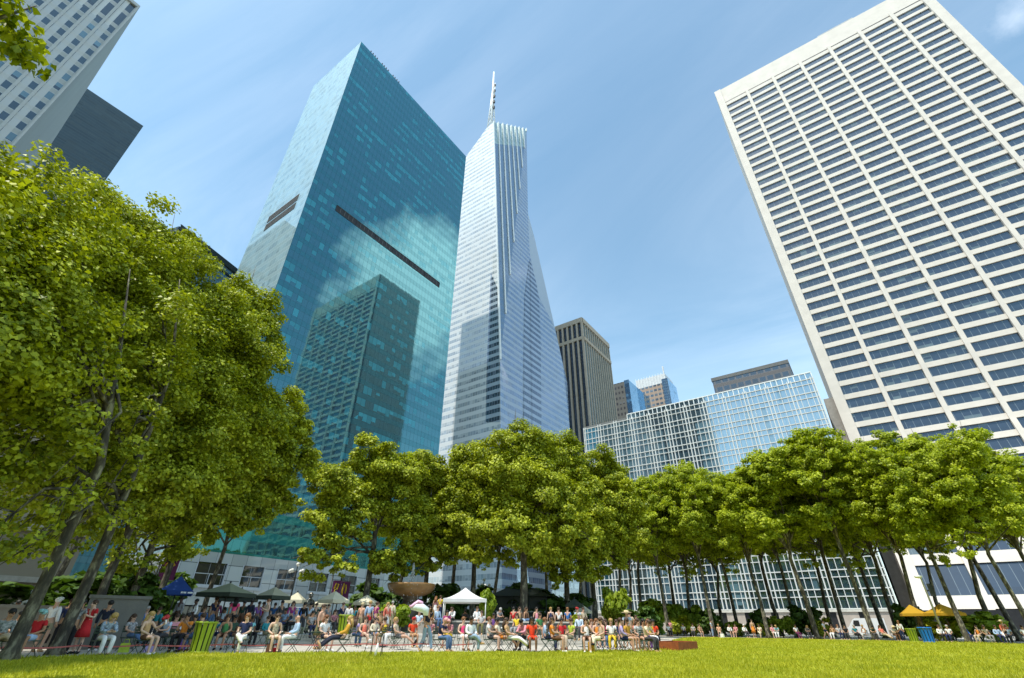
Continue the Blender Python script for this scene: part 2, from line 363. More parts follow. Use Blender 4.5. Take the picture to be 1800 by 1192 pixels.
# ---------------------------------------------------------------- faceted white tower with mast
YB = 132.
b0 = thing('faceted_tower', 'pale faceted crystal tower with a slanted crown and a white mast', 'office tower', (-120, YB, 0))
A = onY(867, 214.4, YB); A1 = onY(854, 227, YB); A2 = onY(840, 247, YB); A3 = onY(820, 275, YB); D = onY(879, 632, YB)
sl = (A.x-D.x)/(A.z-D.z)
def plane_hit(px, py, p0, n):
    q = ray(px, py); return CAMP+q*((p0-CAMP).dot(n)/q.dot(n))
nE = (D-A).cross(Vector((0, 1, 0)))
C = plane_hit(925.5, 227, A, nE)
G2 = onX(935, 760, -98.); nF = (C-D).cross(G2-D)
F = plane_hit(928, 375, D, nF); G1 = plane_hit(931, 445, D, nF)
H1 = onX(1002, 760, -98.); nH = (G1-G2).cross(H1-G2)
K = plane_hit(975, 575, G2, nH); K2 = plane_hit(997, 672, G2, nH); K3 = plane_hit(990, 642, G2, nH)
nS = (G1-F).cross(K-F); S1 = plane_hit(940, 420, F, nS); S2 = plane_hit(947, 521, F, nS); S3 = plane_hit(968, 568, F, nS)
L0 = Vector((-152, YB, 0)); L1 = Vector((-152, YB, 226)); B0 = Vector((-96.5, YB, 0))
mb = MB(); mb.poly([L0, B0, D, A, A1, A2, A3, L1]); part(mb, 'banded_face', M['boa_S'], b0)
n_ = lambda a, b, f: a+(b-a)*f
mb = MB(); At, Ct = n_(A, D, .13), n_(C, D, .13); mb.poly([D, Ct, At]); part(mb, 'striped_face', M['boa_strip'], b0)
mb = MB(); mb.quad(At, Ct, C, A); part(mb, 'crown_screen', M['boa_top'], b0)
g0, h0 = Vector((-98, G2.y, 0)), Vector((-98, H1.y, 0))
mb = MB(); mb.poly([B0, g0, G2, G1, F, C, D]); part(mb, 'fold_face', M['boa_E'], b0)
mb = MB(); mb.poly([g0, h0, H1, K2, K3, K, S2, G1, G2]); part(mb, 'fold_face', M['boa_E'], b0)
mb = MB(); mb.poly([G1, S2, S3, K, S1, F]); part(mb, 'fold_face', mat('sky_toned_glass', (.38, .45, .52), .25, spec=.8, var=.04), b0)  # sliver facet: its sky reflection is painted in as a pale base colour
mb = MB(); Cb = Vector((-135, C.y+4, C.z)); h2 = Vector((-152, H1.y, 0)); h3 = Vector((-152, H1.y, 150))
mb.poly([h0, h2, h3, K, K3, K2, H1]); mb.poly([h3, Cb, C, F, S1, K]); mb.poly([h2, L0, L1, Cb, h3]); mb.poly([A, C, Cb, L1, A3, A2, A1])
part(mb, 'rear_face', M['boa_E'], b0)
mb = MB(); nf = 9
for i in range(nf):
    f = i/(nf-1)*.985; top = n_(A, C, f)
    # straight down the slope of the striped face until the diagonal edge C-D
    s = 1-f; bot = n_(C, D, 0) if f > .99 else None
    zb = D.z+(C.z-D.z)*f; xb = A.x+(zb-A.z)*sl; yb = top.y
    mb.tube([(top.x+.3, yb, top.z+.6), (xb+.3, yb, zb)], .42, 4, smooth=False)
part(mb, 'fin', M['white_metal'], b0)
M['boa_dark'] = facade('dark_corner_windows', 3.35, 1.3, .55, (.34, .40, .45), (.015, .022, .035), (.09, .12, .16), .25, (.28, .33, .38), .10, (.75, .85, 1.), .10, .6, bay=2)
def strip(pts, p0, n):
    n = n.normalized(); n = n if n.dot(CAMP-p0) > 0 else -n
    mb = MB(); mb.poly([plane_hit(x, y, p0, n)+n*.12 for x, y in pts]); part(mb, 'corner_windows', M['boa_dark'], b0)
strip([(930.6, 455), (932.2, 600), (934, 758), (920, 758), (920.5, 600), (922, 521)], D, nF)
strip([(931.6, 455), (943, 500), (947, 523), (950, 590), (951.5, 758), (935.2, 758), (932.8, 600)], G2, nH)
strip([(863, 480), (874, 505), (878.2, 640), (879, 742), (854, 742), (856, 640)], A, Vector((0, 1, 0)))
# mast
mb = MB(); m0 = onY(858, 240, 140.); m1 = onY(866.5, 180, 140.); m2 = onY(868.2, 152, 140.); m3 = onY(869.5, 126, 140.)
x_, y_ = -117.6, 140.
zz = [m0.z-14, m1.z, m2.z, m3.z]
for k in range(4):
    an = k*math.pi/2+.6; cx, cy = math.cos(an), math.sin(an)
    mb.tube([(x_+cx*3.6, y_+cy*3.6, zz[0]), (x_+cx*1.0, y_+cy*1.0, zz[1]), (x_+cx*.35, y_+cy*.35, zz[2])], [.42, .4, .3], 5)
for i in range(9):
    f0, f1 = i/9, (i+1)/9; r0, r1 = 3.6-2.6*f0, 3.6-2.6*f1
    for k in range(4):
        a0, a1 = k*math.pi/2+.6, (k+1)*math.pi/2+.6
        p = (x_+math.cos(a0)*r0, y_+math.sin(a0)*r0, zz[0]+(zz[1]-zz[0])*f0); q = (x_+math.cos(a1)*r1, y_+math.sin(a1)*r1, zz[0]+(zz[1]-zz[0])*f1)
        mb.tube([p, q], .2, 4)
mb.tube([(x_, y_, zz[1]-25), (x_, y_, zz[2]), (x_, y_, zz[3])], [.9, .8, .5], 6)
mb.tube([(x_+1.6, y_, zz[1]+6), (x_+1.6, y_, zz[2]+3)], .3, 5)
for i in range(5): mb.box(x_+.6, x_+2.0, y_-.5, y_+.5, zz[1]-8+i*6.5, zz[1]-5.5+i*6.5, 1)
part(mb, 'mast', [M['white_metal'], M['dark_metal']], b0)
# entrance canopy and glass lobby at its foot
mb = MB(); pts = [(-101+14*math.sin(math.pi*i/12)*1.0, 103+62*i/12) for i in range(13)]
for i in range(12):
    a, b = pts[i], pts[i+1]
    for z0, z1 in ((8.6, 10.0),):
        mb.quad((a[0], a[1], z0), (b[0], b[1], z0), (b[0], b[1], z1), (a[0], a[1], z1)); mb.quad((a[0], a[1], z1), (b[0], b[1], z1), (-101, b[1], z1), (-101, a[1], z1))
        mb.quad((-101, a[1], z0), (-101, b[1], z0), (b[0], b[1], z0), (a[0], a[1], z0))
part(mb, 'entrance_canopy', mat('canopy_metal', (.34, .36, .36), .5), b0)
mb = MB()
for i in range(0, 13, 2):
    mb = MB(); mb.tube([(pts[i][0]-.8, pts[i][1], 0), (pts[i][0]-.8, pts[i][1], 8.6)], .35, 8); part(mb, 'canopy_column', M['grey_stone'], b0)

# ---------------------------------------------------------------- white travertine tower with sloping foot
YG = 140.; GX0, GX1 = 4.35, 73.2; GZT = 193.2; FL = 3.84
def flare(z): return 0 if z > 52 else 12.5*((52-z)/52)**2
g_ = thing('travertine_tower', 'huge white stone tower of ribbon windows with a curved sloping foot', 'office tower', ((GX0+GX1)/2, YG, 0))
zt = onY(1268.7, 184, YG).z          # slot under the blank crown
bays = 7; bw = (GX1-GX0-2.4)/bays; px_ = [GX0+1.2+i*bw for i in range(bays+1)]
fl = []                               # (z0,z1) of window bands
z = zt-1.9
while z-2.48 > 17: fl.append((z-2.48, z)); z -= FL
base = [(onY(1640, 1047, 129).z, onY(1640, 990, 129).z), (onY(1640, 969, 129).z, onY(1640, 949, 129).z)]
fl += [base[1], base[0]]
levels = [GZT]+[v for a, b in fl for v in (b, a)]+[4.2]
mb = MB()
def Yf(z): return YG-flare(z)
for i in range(0, len(levels), 2):
    zt_, zb_ = levels[i], levels[i+1]
    ya, yb = Yf(zb_), Yf(zt_)
    mb.quad((GX0, ya, zb_), (GX1, ya, zb_), (GX1, yb, zt_), (GX0, yb, zt_))
    mb.quad((GX0, ya, zb_), (GX0, ya+.6, zb_), (GX1, ya+.6, zb_), (GX1, ya, zb_)); mb.quad((GX0, yb, zt_), (GX1, yb, zt_), (GX1, yb+.6, zt_), (GX0, yb+.6, zt_))
part(mb, 'wall', M['travertine'], g_)
prof = [GZT, 52]+list(range(48, -1, -4))
for i, x in enumerate(px_):
    mb = MB(); wdt = .50 if 0 < i < bays else 1.2
    pr = prof if 0 < i < bays else prof
    zs_ = [z for z in pr if z <= zt+1.] if 0 < i < bays else pr
    zs_ = [zt+1.]+[z for z in zs_ if z < zt] if 0 < i < bays else zs_
    for j in range(len(zs_)-1):
        za, zb = zs_[j], zs_[j+1]; ya, yb = Yf(za)-.42, Yf(zb)-.42
        mb.quad((x-wdt, yb, zb), (x+wdt, yb, zb), (x+wdt, ya, za), (x-wdt, ya, za))
        for s in (-1, 1):
            q = [(x+s*wdt, ya, za), (x+s*wdt, yb, zb), (x+s*wdt, yb+1.2, zb), (x+s*wdt, ya+1.2, za)]
            mb.poly(q if s < 0 else q[::-1])
    mb.quad((x-wdt, Yf(zs_[0])-.42, zs_[0]), (x+wdt, Yf(zs_[0])-.42, zs_[0]), (x+wdt, Yf(zs_[0])+.8, zs_[0]), (x-wdt, Yf(zs_[0])+.8, zs_[0]))
    part(mb, 'pier', M['travertine'], g_)
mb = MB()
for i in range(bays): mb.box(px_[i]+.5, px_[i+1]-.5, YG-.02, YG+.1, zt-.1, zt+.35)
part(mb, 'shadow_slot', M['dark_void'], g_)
wins = [(i, a, b) for i in range(bays) for a, b in fl]
wins.sort(key=lambda q: vsize((px_[q[0]]+bw/2, YG-flare(q[1]), q[1]), (q[2]-q[1])*bw))
def mkwin(mb, it):
    i, a, b = it; mb.quad((px_[i]+.4, Yf(a)+.35, a), (px_[i+1]-.5, Yf(a)+.35, a), (px_[i+1]-.5, Yf(b)+.35, b), (px_[i]+.5, Yf(b)+.35, b))
    mb.v[-4:] = [(v[0]-g_.location.x, v[1]-g_.location.y, v[2]) for v in mb.v[-4:]]
split_parts(wins, mkwin, 'window', M['grace_glass'], g_)
mb = MB(); yb_ = YG+36.
def Yn(z): return yb_+flare(z)
for j in range(len(prof)-1):
    za, zb = prof[j], prof[j+1]
    for x in (GX0, GX1):
        q = [(x, Yf(za), za), (x, Yf(zb), zb), (x, Yn(zb), zb), (x, Yn(za), za)]
        mb.poly(q if x == GX0 else q[::-1])
    mb.quad((GX1, Yn(zb), zb), (GX0, Yn(zb), zb), (GX0, Yn(za), za), (GX1, Yn(za), za))
part(mb, 'side_wall', M['travertine'], g_)
mb = MB(); mb.quad((GX0, YG, GZT), (GX1, YG, GZT), (GX1, yb_, GZT), (GX0, yb_, GZT)); part(mb, 'roof', M['roof'], g_)
mb = MB(); a = onY(1432, 62, YG+3); b = onY(1490, 28, YG+3)
for i in range(9): mb.tube([(a.x+(b.x-a.x)*i/8, YG+1.2, GZT), (a.x+(b.x-a.x)*i/8, YG+1.2, GZT+2.1)], .09, 4)
mb.box(a.x, b.x, YG+1.1, YG+1.3, GZT+1.2, GZT+2.1)
part(mb, 'roof_rail', M['grey_stone'], g_)
mb = MB(); wz = onY(1455, 712, YG+6).z
mb.box(2.2, GX0-.02, YG+1., YG+30, 0, wz); part(mb, 'service_wing', mat('grey_concrete', (.33, .31, .28), .8), g_)  # plain dark grey side wing
mb = MB(); mb.box(GX0-.5, GX1+.5, Yf(0)-.1, Yf(0)+3, 0, 4.0); part(mb, 'ground_floor', M['dark_void'], g_)

# ---------------------------------------------------------------- low building behind the white grid
YR = 130.
RX0 = onY(1026, 752, YR).x; RX1 = onY(1427, 665, YR).x+.2; RZ = onY(1427, 665, YR).z; RB = onY(1400, 1071, YR).z
r0 = thing('gridded_office', 'long low glass office block behind a white grid of mullions', 'office building', ((RX0+RX1)/2, YR, 0))
nb = 12; rw = (RX1-RX0)/nb
nfl = 14; fh = (RZ-RB)/nfl
items = [(i, j) for i in range(nb) for j in range(nfl)]
items.sort(key=lambda q: vsize((RX0+(q[0]+.5)*rw, YR, RB+(q[1]+.5)*fh)))
def mkr(mb, it):
    i, j = it; x0, x1, z0, z1 = RX0+i*rw, RX0+(i+1)*rw, RB+j*fh, RB+(j+1)*fh
    mb.quad((x0, YR+.12, z0), (x1, YR+.12, z0), (x1, YR+.12, z1), (x0, YR+.12, z1))
    mb.v[-4:] = [(v[0]-r0.location.x, v[1]-r0.location.y, v[2]) for v in mb.v[-4:]]
split_parts(items, mkr, 'window', M['grid_glass'], r0)
mb = MB()
for i in range(nb+1):
    x = RX0+i*rw
    for dx in ((-.42, .42) if 0 < i < nb else ((0., .5) if i == 0 else (-.5, 0.))): mb.box(x+dx-.12, x+dx+.12, YR-.16, YR+.2, RB, RZ+.5)
    if i < nb:
        for k in (1, 2, 3): mb.box(x+rw*k/4-.065, x+rw*k/4+.065, YR-.10, YR+.2, RB, RZ)
for j in range(nfl+1):
    z = RB+j*fh; mb.box(RX0-.2, RX1+.2, YR-.13, YR+.2, z-.10, z+.10)
    if j < nfl: mb.box(RX0, RX1, YR-.12, YR+.2, z+fh*.62-.08, z+fh*.62+.08)
part(mb, 'mullion_grid', mat('shade_toned_white_metal', (.64, .65, .62), .5, var=.06), r0)  # white metal darkened in colour to carry the trees' shade on the lattice
cx0 = onY(1101, 728, YR).x; mb = MB()
mb.quad((cx0, YR+.5, RZ), (RX1, YR+.5, RZ), (RX1, YR+.5, RZ+1.9), (cx0, YR+.5, RZ+1.9))
part(mb, 'crown_glass', M['grid_glass'], r0)
mb = MB(); mb.box(cx0, RX1, YR+.3, YR+.6, RZ+1.8, RZ+2.05)
k = 0; x = cx0
while x < RX1: mb.box(x-.1, x+.1, YR+.32, YR+.58, RZ, RZ+1.8); x += rw/4
part(mb, 'crown_rail', M['white_metal'], r0)
mb = MB(); mb.box(RX0, cx0, YR+1.2, YR+5, RZ-.2, RZ+1.3); part(mb, 'roof_plant', M['slate_wall'], r0)
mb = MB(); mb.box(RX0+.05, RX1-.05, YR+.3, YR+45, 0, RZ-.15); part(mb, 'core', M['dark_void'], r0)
mb = MB(); mb.box(RX0, RX1, YR-.35, YR+.25, RB-.55, RB-.14)
part(mb, 'sill_band', mat('sill_stone', (.55, .53, .47), .7), r0)
mb = MB(); x = RX0; i = 0
while x < RX1:
    mb.box(x, min(x+rw*.72, RX1), YR-.1, YR+.28, 0, RB-.56); x += rw
part(mb, 'plinth', mat('pink_granite', (.42, .36, .31), .75, var=.12, vs=.5), r0)
mb = MB(); x = RX0
while x < RX1-1:
    mb = MB(); mb.box(x+rw*.72, min(x+rw, RX1), YR+.1, YR+.26, 0, RB-.6); x += rw; part(mb, 'door_recess', M['dark_void'], r0)

# ---------------------------------------------------------------- dark columned tower
d0 = thing('columned_tower', 'dark tower with tan stone columns and a row of open bays at its top', 'office tower', (-100, 212.7, 0))
DX0, DX1, DY0, DY1, DZ = -119.6, -100., 212.7, 249.5, 159.2
part(prism(rect(DX0, DX1-.0, DY0, DY1), 0, DZ-1, 0, 1), 'glass_core', [M['dark_glass'], M['roof']], d0)
mb = MB(); mb.quad((DX1+.05, DY0, 0), (DX1+.05, DY1, 0), (DX1+.05, DY1, DZ-1), (DX1+.05, DY0, DZ-1)); part(mb, 'side_glass', M['dark_glassE'], d0)
mb = MB()
for i in range(7):
    x = DX0+(DX1-DX0)*i/6; mb.box(x-.55, x+.55, DY0-.9, DY0+.1, 0, DZ)
mb.box(DX0-.6, DX1+.6, DY0-.95, DY0+.3, DZ-3, DZ+.2); mb.box(DX0-.6, DX1+.6, DY0-.93, DY0+.1, DZ-15, DZ-13)
mb.box(DX0-.6, DX0+.1, DY0, DY1, 0, DZ)
part(mb, 'front_columns', M['tan_stone'], d0)
mb = MB()
for i in range(13):
    y = DY0+(DY1-DY0)*i/12; mb.box(DX1-.1, DX1+.6, y-.28, y+.28, 0, DZ)
mb.box(DX1-.2, DX1+.9, DY0, DY1+.4, DZ-3, DZ+.15); mb.box(DX1-.1, DX1+.88, DY0, DY1+.4, DZ-15, DZ-13)
part(mb, 'side_columns', M['tan_stone'], d0)
# ---------------------------------------------------------------- two smaller blocks further up the avenue
s0 = thing('corner_block', 'grey brick block with small windows and a blue glass flank', 'office building', (-100, 279.5, 0))
part(prism(rect(-114, -100.05, 279.5, 319), 0, 145.2, 0, 1), 'brick_front', [M['brick_grey'], M['roof']], s0)
mb = MB(); mb.quad((-100, 279.5, 0), (-100, 319.3, 0), (-100, 319.3, 146.2), (-100, 279.5, 145.5)); part(mb, 'glass_flank', M['blue_glass'], s0)
mb = MB(); mb.box(-103.4, -99.95, 279.3, 279.48, 0, 145.8); part(mb, 'glass_corner', M['blue_glass'], s0)
k0 = thing('crowned_block', 'brown brick tower with dark corner glass and a pale screen crown', 'office tower', (-100, 330, 0))
part(prism(rect(-113.4, -92.2, 330, 352), 0, 161.5, 0, 1), 'brick_body', [M['brick_brown'], M['roof']], k0)
mb = MB(); mb.box(-92.2, -87.5, 330.6, 352, 0, 165); part(mb, 'glass_corner', M['dark_glassE'], k0)
mb = MB(); mb.box(-112.8, -89, 331, 350, 161.5, 169.5); mb.box(-90.2, -89.2, 331, 332, 169.5, 176)
for i in range(11): mb.box(-112.6+i*2.3, -112.3+i*2.3, 330.7, 330.99, 161.5, 170.6, 1)
part(mb, 'crown', [mat('crown_panel', (.55, .56, .56), .4), M['white_metal']], k0)
q0 = thing('slate_block', 'dark slate office block peeping over the white gridded building', 'office building', (-19, 232, 0))
k = 232/200
part(prism(rect(-34*k, -3.9*k, 232, 262), 0, 108.3, 0, 1), 'wall', [M['slab_back'], M['roof']], q0)
mb = MB(); mb.box(-34.3*k, -3.7*k, 231.8, 262.2, 107.6, 109.4); part(mb, 'parapet', M['slate_wall'], q0)
# ---------------------------------------------------------------- left side of the avenue
l0 = thing('gridded_tower', 'grey tower of small square windows with a blank shaded side wall', 'office tower', (-100, -8.6, 0))
LZ = 121.5
mb = MB(); mb.quad((-100, -62, 0), (-100, -8.6, 0), (-100, -8.6, 110), (-100, -62, 110)); part(mb, 'windowed_wall', M['tower_W'], l0)
mb = MB(); mb.quad((-100.1, -62, 110), (-100.1, -8.6, 110), (-100.1, -8.6, LZ), (-100.1, -62, LZ)); part(mb, 'louvre_floors', facade('louvre_bays', 5.6, 2.35, .8, (.42, .44, .44), (.03, .035, .045), (.08, .12, .15), .3, (.55, .57, .56), .8, (.7, .9, 1), .1, .4, gs=0), l0)
mb = MB()
for i in range(23):
    y = -9.35-i*2.35; mb.box(-100, -99.88, y+.25, y+.7, 0, LZ)
mb.box(-100.1, -99.65, -62, -8.6, LZ-.8, LZ+.1); mb.box(-100.05, -99.6, -8.9, -8.6, 0, LZ)
part(mb, 'pier', mat('pale_concrete', (.44, .465, .465), .7, var=.06), l0)
mb = MB(); mb.quad((-100, -8.6, 0), (-170, -8.6, 0), (-170, -8.6, LZ), (-100, -8.6, LZ)); mb.quad((-170, -8.6, LZ), (-170, -62, LZ), (-100, -62, LZ), (-100, -8.6, LZ))
part(mb, 'blank_side_wall', mat('side_concrete', (.27, .30, .29), .75, var=.08, vs=.1, stretch=(1, 1, .15)), l0)
e0 = thing('lined_slab', 'dark slab building with fine horizontal lines behind the gridded tower', 'office tower', (-200, 7, 0))
part(prism(rect(-240, -200, -60, 7.0), 0, 182, 0, 1), 'lined_wall', [M['slab_lines'], M['roof']], e0)
w0 = thing('avenue_block', 'blue grey glass block with a dark parapet above the left trees', 'office building', (-145, 36, 0))
a_, b_ = at(330.5, 409.5, 144.7), at(417.8, 478.3, 154.7); dr = (b_-a_).normalized(); dr.z = 0
p1, p2 = Vector((a_.x, a_.y, 0))-dr*3, Vector((b_.x, b_.y, 0))+dr*22; nn = Vector((-dr.y, dr.x, 0))*22
part(prism([(p1.x, p1.y), (p2.x, p2.y), (p2.x+nn.x, p2.y+nn.y), (p1.x+nn.x, p1.y+nn.y)], 0, 103, 0, 1), 'glass_wall', [M['bway'], M['roof']], w0)
mb = MB(); q = [p1-nn*.02, p2-nn*.02]
o_ = Vector((dr.y, -dr.x, 0))
for zz0, zz1, off in ((101.6, 103.6, .6), (99.2, 99.7, .4)):
    mb.quad(p1+o_*off+Vector((0, 0, zz0)), p2+o_*off+Vector((0, 0, zz0)), p2+o_*off+Vector((0, 0, zz1)), p1+o_*off+Vector((0, 0, zz1)))
    mb.quad(p1+Vector((0, 0, zz0)), p2+Vector((0, 0, zz0)), p2+o_*off+Vector((0, 0, zz0)), p1+o_*off+Vector((0, 0, zz0)))
    mb.quad(p1+o_*off+Vector((0, 0, zz1)), p2+o_*off+Vector((0, 0, zz1)), p2+Vector((0, 0, zz1)), p1+Vector((0, 0, zz1)))
part(mb, 'parapet', M['dark_metal'], w0)
c0 = thing('masonry_block', 'beige masonry building with paired windows behind the left trees', 'building', (-98, 6, 0))
part(prism(rect(-120, -98, -8, 25), 0, 31, 0, 1), 'wall', [M['beige_wall'], M['roof']], c0)
cs = mat('cornice_stone', (.36, .33, .26), .8)
for q in ((-97.2, 12.0, 12.9), (-97.4, 5.6, 6.3), (-96.8, 30.2, 31.4)):
    mb = MB(); mb.box(-98.2, q[0], -8.2, 25.2, q[1], q[2]); part(mb, 'cornice', cs, c0)
mb = MB()
for i in range(5): mb.box(-98.05, -97.9, -6.5+i*6.3, -2+i*6.3, .3, 5.2)
part(mb, 'shop_window', pane, c0)
mb = MB()
for i in (1, 3): mb.poly([(-97.9, -6.8+i*6.3, 5.4), (-97.9, -1.7+i*6.3, 5.4), (-95.6, -1.7+i*6.3, 4.2), (-95.6, -6.8+i*6.3, 4.2)])
part(mb, 'awning', mat('green_awning', (.06, .17, .14), .8), c0)
# ---------------------------------------------------------------- street wall south of the park (behind the camera, seen only in the glass)
for nm, lab, x0, x1, y1, h, mt in (('brick_tower', 'black brick tower across the street south of the lawn', onY(1045, 700, 2*YR+98).x, onY(1225, 700, 2*YR+98).x, -98, 175, M['brick_grey']),
                                   ('brick_block', 'dark brick block west of the black tower, south of the lawn', -230, onY(1045, 700, 2*YR+98).x-.5, -96, 84, M['brick_brown']),
                                   ('brick_block', 'dark grey block east of the black tower, south of the lawn', onY(1225, 700, 2*YR+98).x+.5, -28, -96, 92, M['brick_grey']),
                                   ('brick_block', 'brown block at the east end of the south street', -27, 70, -97, 78, M['brick_brown'])):
    o = thing(nm, lab, 'building', ((x0+x1)/2, y1, 0)); part(prism(rect(x0, x1, y1-30, y1), 0, h, 0, 1), 'wall', [mt, M['roof']], o)
# ================================================================== trees
nprng = np.random.default_rng(11)
def leafmat(name, c1, c2, trans=.35, tint=(1.1, 1.12, .35)):
    m, t, b = newmat(name)
    geo = t.new('ShaderNodeNewGeometry')
    tc = t.new('ShaderNodeTexCoord').outputs['Object']
    nz = t.noise(tc, .45, 3, .6).outputs[0]
    f = t.m('ADD', t.m('MULTIPLY', geo.outputs['Random Per Island'], .6), t.m('MULTIPLY', t.m('SUBTRACT', nz, .3), .9), clamp=True)
    c = t.ramp(f, [(.05, c1), (.95, c2)])
    t.put(b.inputs['Base Color'], c); b.inputs['Roughness'].default_value = .5; b.inputs['Specular IOR Level'].default_value = .25
    tr = t.new('ShaderNodeBsdfTranslucent'); t.put(tr.inputs[0], t.mix(1., c, tint, 'MULTIPLY'))
    mx = t.new('ShaderNodeMixShader'); mx.inputs[0].default_value = trans
    t.put(mx.inputs[1], b.outputs[0]); t.put(mx.inputs[2], tr.outputs[0]); t.put(t.n['Material Output'].inputs[0], mx.outputs[0])
    return m
M['leaf'] = leafmat('plane_leaf', (.085, .135, .007), (.60, .64, .042), .27)  # leaf tones lowered to paint deeper shade into these crowns
M['leaf_far'] = leafmat('plane_leaf_row', (.13, .20, .011), (.62, .68, .050), .40)
M['leaf_bright'] = leafmat('bright_leaf', (.18, .28, .02), (.38, .46, .04))
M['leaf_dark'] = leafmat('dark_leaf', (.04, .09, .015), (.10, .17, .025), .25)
def barkmat():
    m, t, b = newmat('plane_bark')
    tc = t.new('ShaderNodeTexCoord').outputs['Object']
    mp = t.new('ShaderNodeMapping'); t.put(mp.inputs[0], tc); mp.inputs['Scale'].default_value = (3.2, 3.2, 1.3)
    n1 = t.noise(mp.outputs[0], 1.6, 4, .6).outputs[0]
    t.put(b.inputs['Base Color'], t.ramp(n1, [(.40, (.035, .03, .022)), (.52, (.075, .066, .045)), (.62, (.22, .205, .14))]))
    b.inputs['Roughness'].default_value = .85
    bn = t.new('ShaderNodeBump'); bn.inputs['Strength'].default_value = .4; bn.inputs['Distance'].default_value = .03
    t.put(bn.inputs['Height'], n1); t.put(b.inputs['Normal'], bn.outputs[0])
    return m
M['bark'] = barkmat()
def unit(n):
    v = nprng.normal(size=(n, 3)); return v/np.linalg.norm(v, axis=1)[:, None]
def leaves_mesh(name, P, size, m, up=.7, outw=None):
    n = len(P); nrm = unit(n)
    nrm[:, 2] = np.abs(nrm[:, 2])*.8+up*.5
    if outw is not None: nrm += outw*.8
    nrm /= np.linalg.norm(nrm, axis=1)[:, None]
    a = np.cross(nrm, unit(n)); a /= np.linalg.norm(a, axis=1)[:, None]; b = np.cross(nrm, a)
    s = (size*nprng.uniform(.65, 1.35, n))[:, None]
    fold = nrm*s*.16
    V = np.empty((n, 5, 3))
    V[:, 0] = P-a*s*.55; V[:, 1] = P-a*s*.05-b*s*.48+fold; V[:, 2] = P+a*s*.5+b*s*.06-fold*.6; V[:, 3] = P-a*s*.05+b*s*.48+fold; V[:, 4] = P
    me = bpy.data.meshes.new(name)
    me.vertices.add(n*4); me.loops.add(n*4); me.polygons.add(n)
    me.vertices.foreach_set('co', V[:, :4].astype(np.float32).ravel())
    me.loops.foreach_set('vertex_index', np.arange(n*4, dtype=np.int32))
    me.polygons.foreach_set('loop_start', np.arange(0, n*4, 4, dtype=np.int32)); me.polygons.foreach_set('loop_total', np.full(n, 4, dtype=np.int32))
    me.materials.append(m); me.update(calc_edges=True)
    return me
def crown_points(mains, nleaf, subr=(.17, .34), nsub=42):
    C, Rr, O = [], [], []
    for c, r in mains:
        k = max(6, int(nsub*r*r/7.))
        u = unit(k); u[:, 2] = u[:, 2]*.9
        cc = np.array(c)+u*r*nprng.uniform(.35, 1.08, k)[:, None]
        C.append(cc); Rr.append(r*nprng.uniform(*subr, k)); O.append(u)
    C = np.concatenate(C); Rr = np.concatenate(Rr); O = np.concatenate(O)
    pr = Rr**2; idx = nprng.choice(len(C), nleaf, p=pr/pr.sum())
    u = unit(nleaf); rad = nprng.uniform(.2, 1.25, nleaf)**.7
    P = C[idx]+u*(Rr[idx]*rad)[:, None]*np.array([1.12, 1.12, .72])
    return P, C, (u*.6+O[idx]*.7)
def tree_parts(root, base_h, mains, nleaf, leaf, m, tr=.35, lean=(0, 0), fork=.5, bends=.25, seed=1):
    rg = random.Random(seed)
    top = max(c[2] for c, r in mains); cx = sum(c[0] for c, r in mains)/len(mains); cy = sum(c[1] for c, r in mains)/len(mains)
    mb = MB(); zf = base_h
    pts = [Vector((0, 0, -.1)), Vector((0, 0, .35)), Vector((lean[0]*.4+rg.uniform(-1, 1)*bends*.5, lean[1]*.4+rg.uniform(-1, 1)*bends*.5, zf*.5)), Vector((lean[0], lean[1], zf))]
    tip = Vector((lean[0]+(cx-lean[0])*.7, lean[1]+(cy-lean[1])*.7, zf+(top-zf)*.75))
    mid = pts[-1].lerp(tip, .5)+Vector((rg.uniform(-1, 1), rg.uniform(-1, 1), 0))*bends*2
    mb.tube(pts+[mid, tip], [tr*1.95, tr*1.1, tr*.9, tr*.78, tr*.45, tr*.1], 9)
    P, C, O = crown_points(mains, nleaf)
    for c, r in mains:
        c = Vector(c); f = rg.uniform(0., .8)
        s = pts[-1].lerp(mid, f) if c.z > zf else pts[2].lerp(pts[3], rg.uniform(.5, 1))
        m_ = s.lerp(c, .5)+Vector((rg.uniform(-.6, .6), rg.uniform(-.6, .6), rg.uniform(.1, .9)))
        mb.tube([s, m_, c, c+(c-m_)*.5], [tr*.42, tr*.28, tr*.16, tr*.05], 6)
        near = sorted(range(len(C)), key=lambda i: (Vector(C[i])-c).length)[:5]
        for i in near: mb.tube([m_.lerp(c, .6), (m_.lerp(c, .6)+Vector(C[i]))*.5+Vector((0, 0, .2)), Vector(C[i])], [tr*.13, tr*.09, tr*.04], 4)
    mb.build('trunk', M['bark'], root)
    link('crown', leaves_mesh('crown', P, leaf, m, outw=O), root)
def px_tree(label, px, d, mains, nleaf, leaf=.22, m='leaf', tr=.3, fork=5., z0=0., group=None, seed=1, lean=(0, 0)):
    b = gp(px, d, z0)
    root = thing('plane_tree', label, 'tree', b, 0, group)
    mm = [(tuple(at(x, y, dd)-b), r) for x, y, dd, r in mains]
    tree_parts(root, fork, mm, nleaf, leaf, M[m], tr, lean, seed=seed)
    return root
GL = 'plane trees shading the left of the terrace'
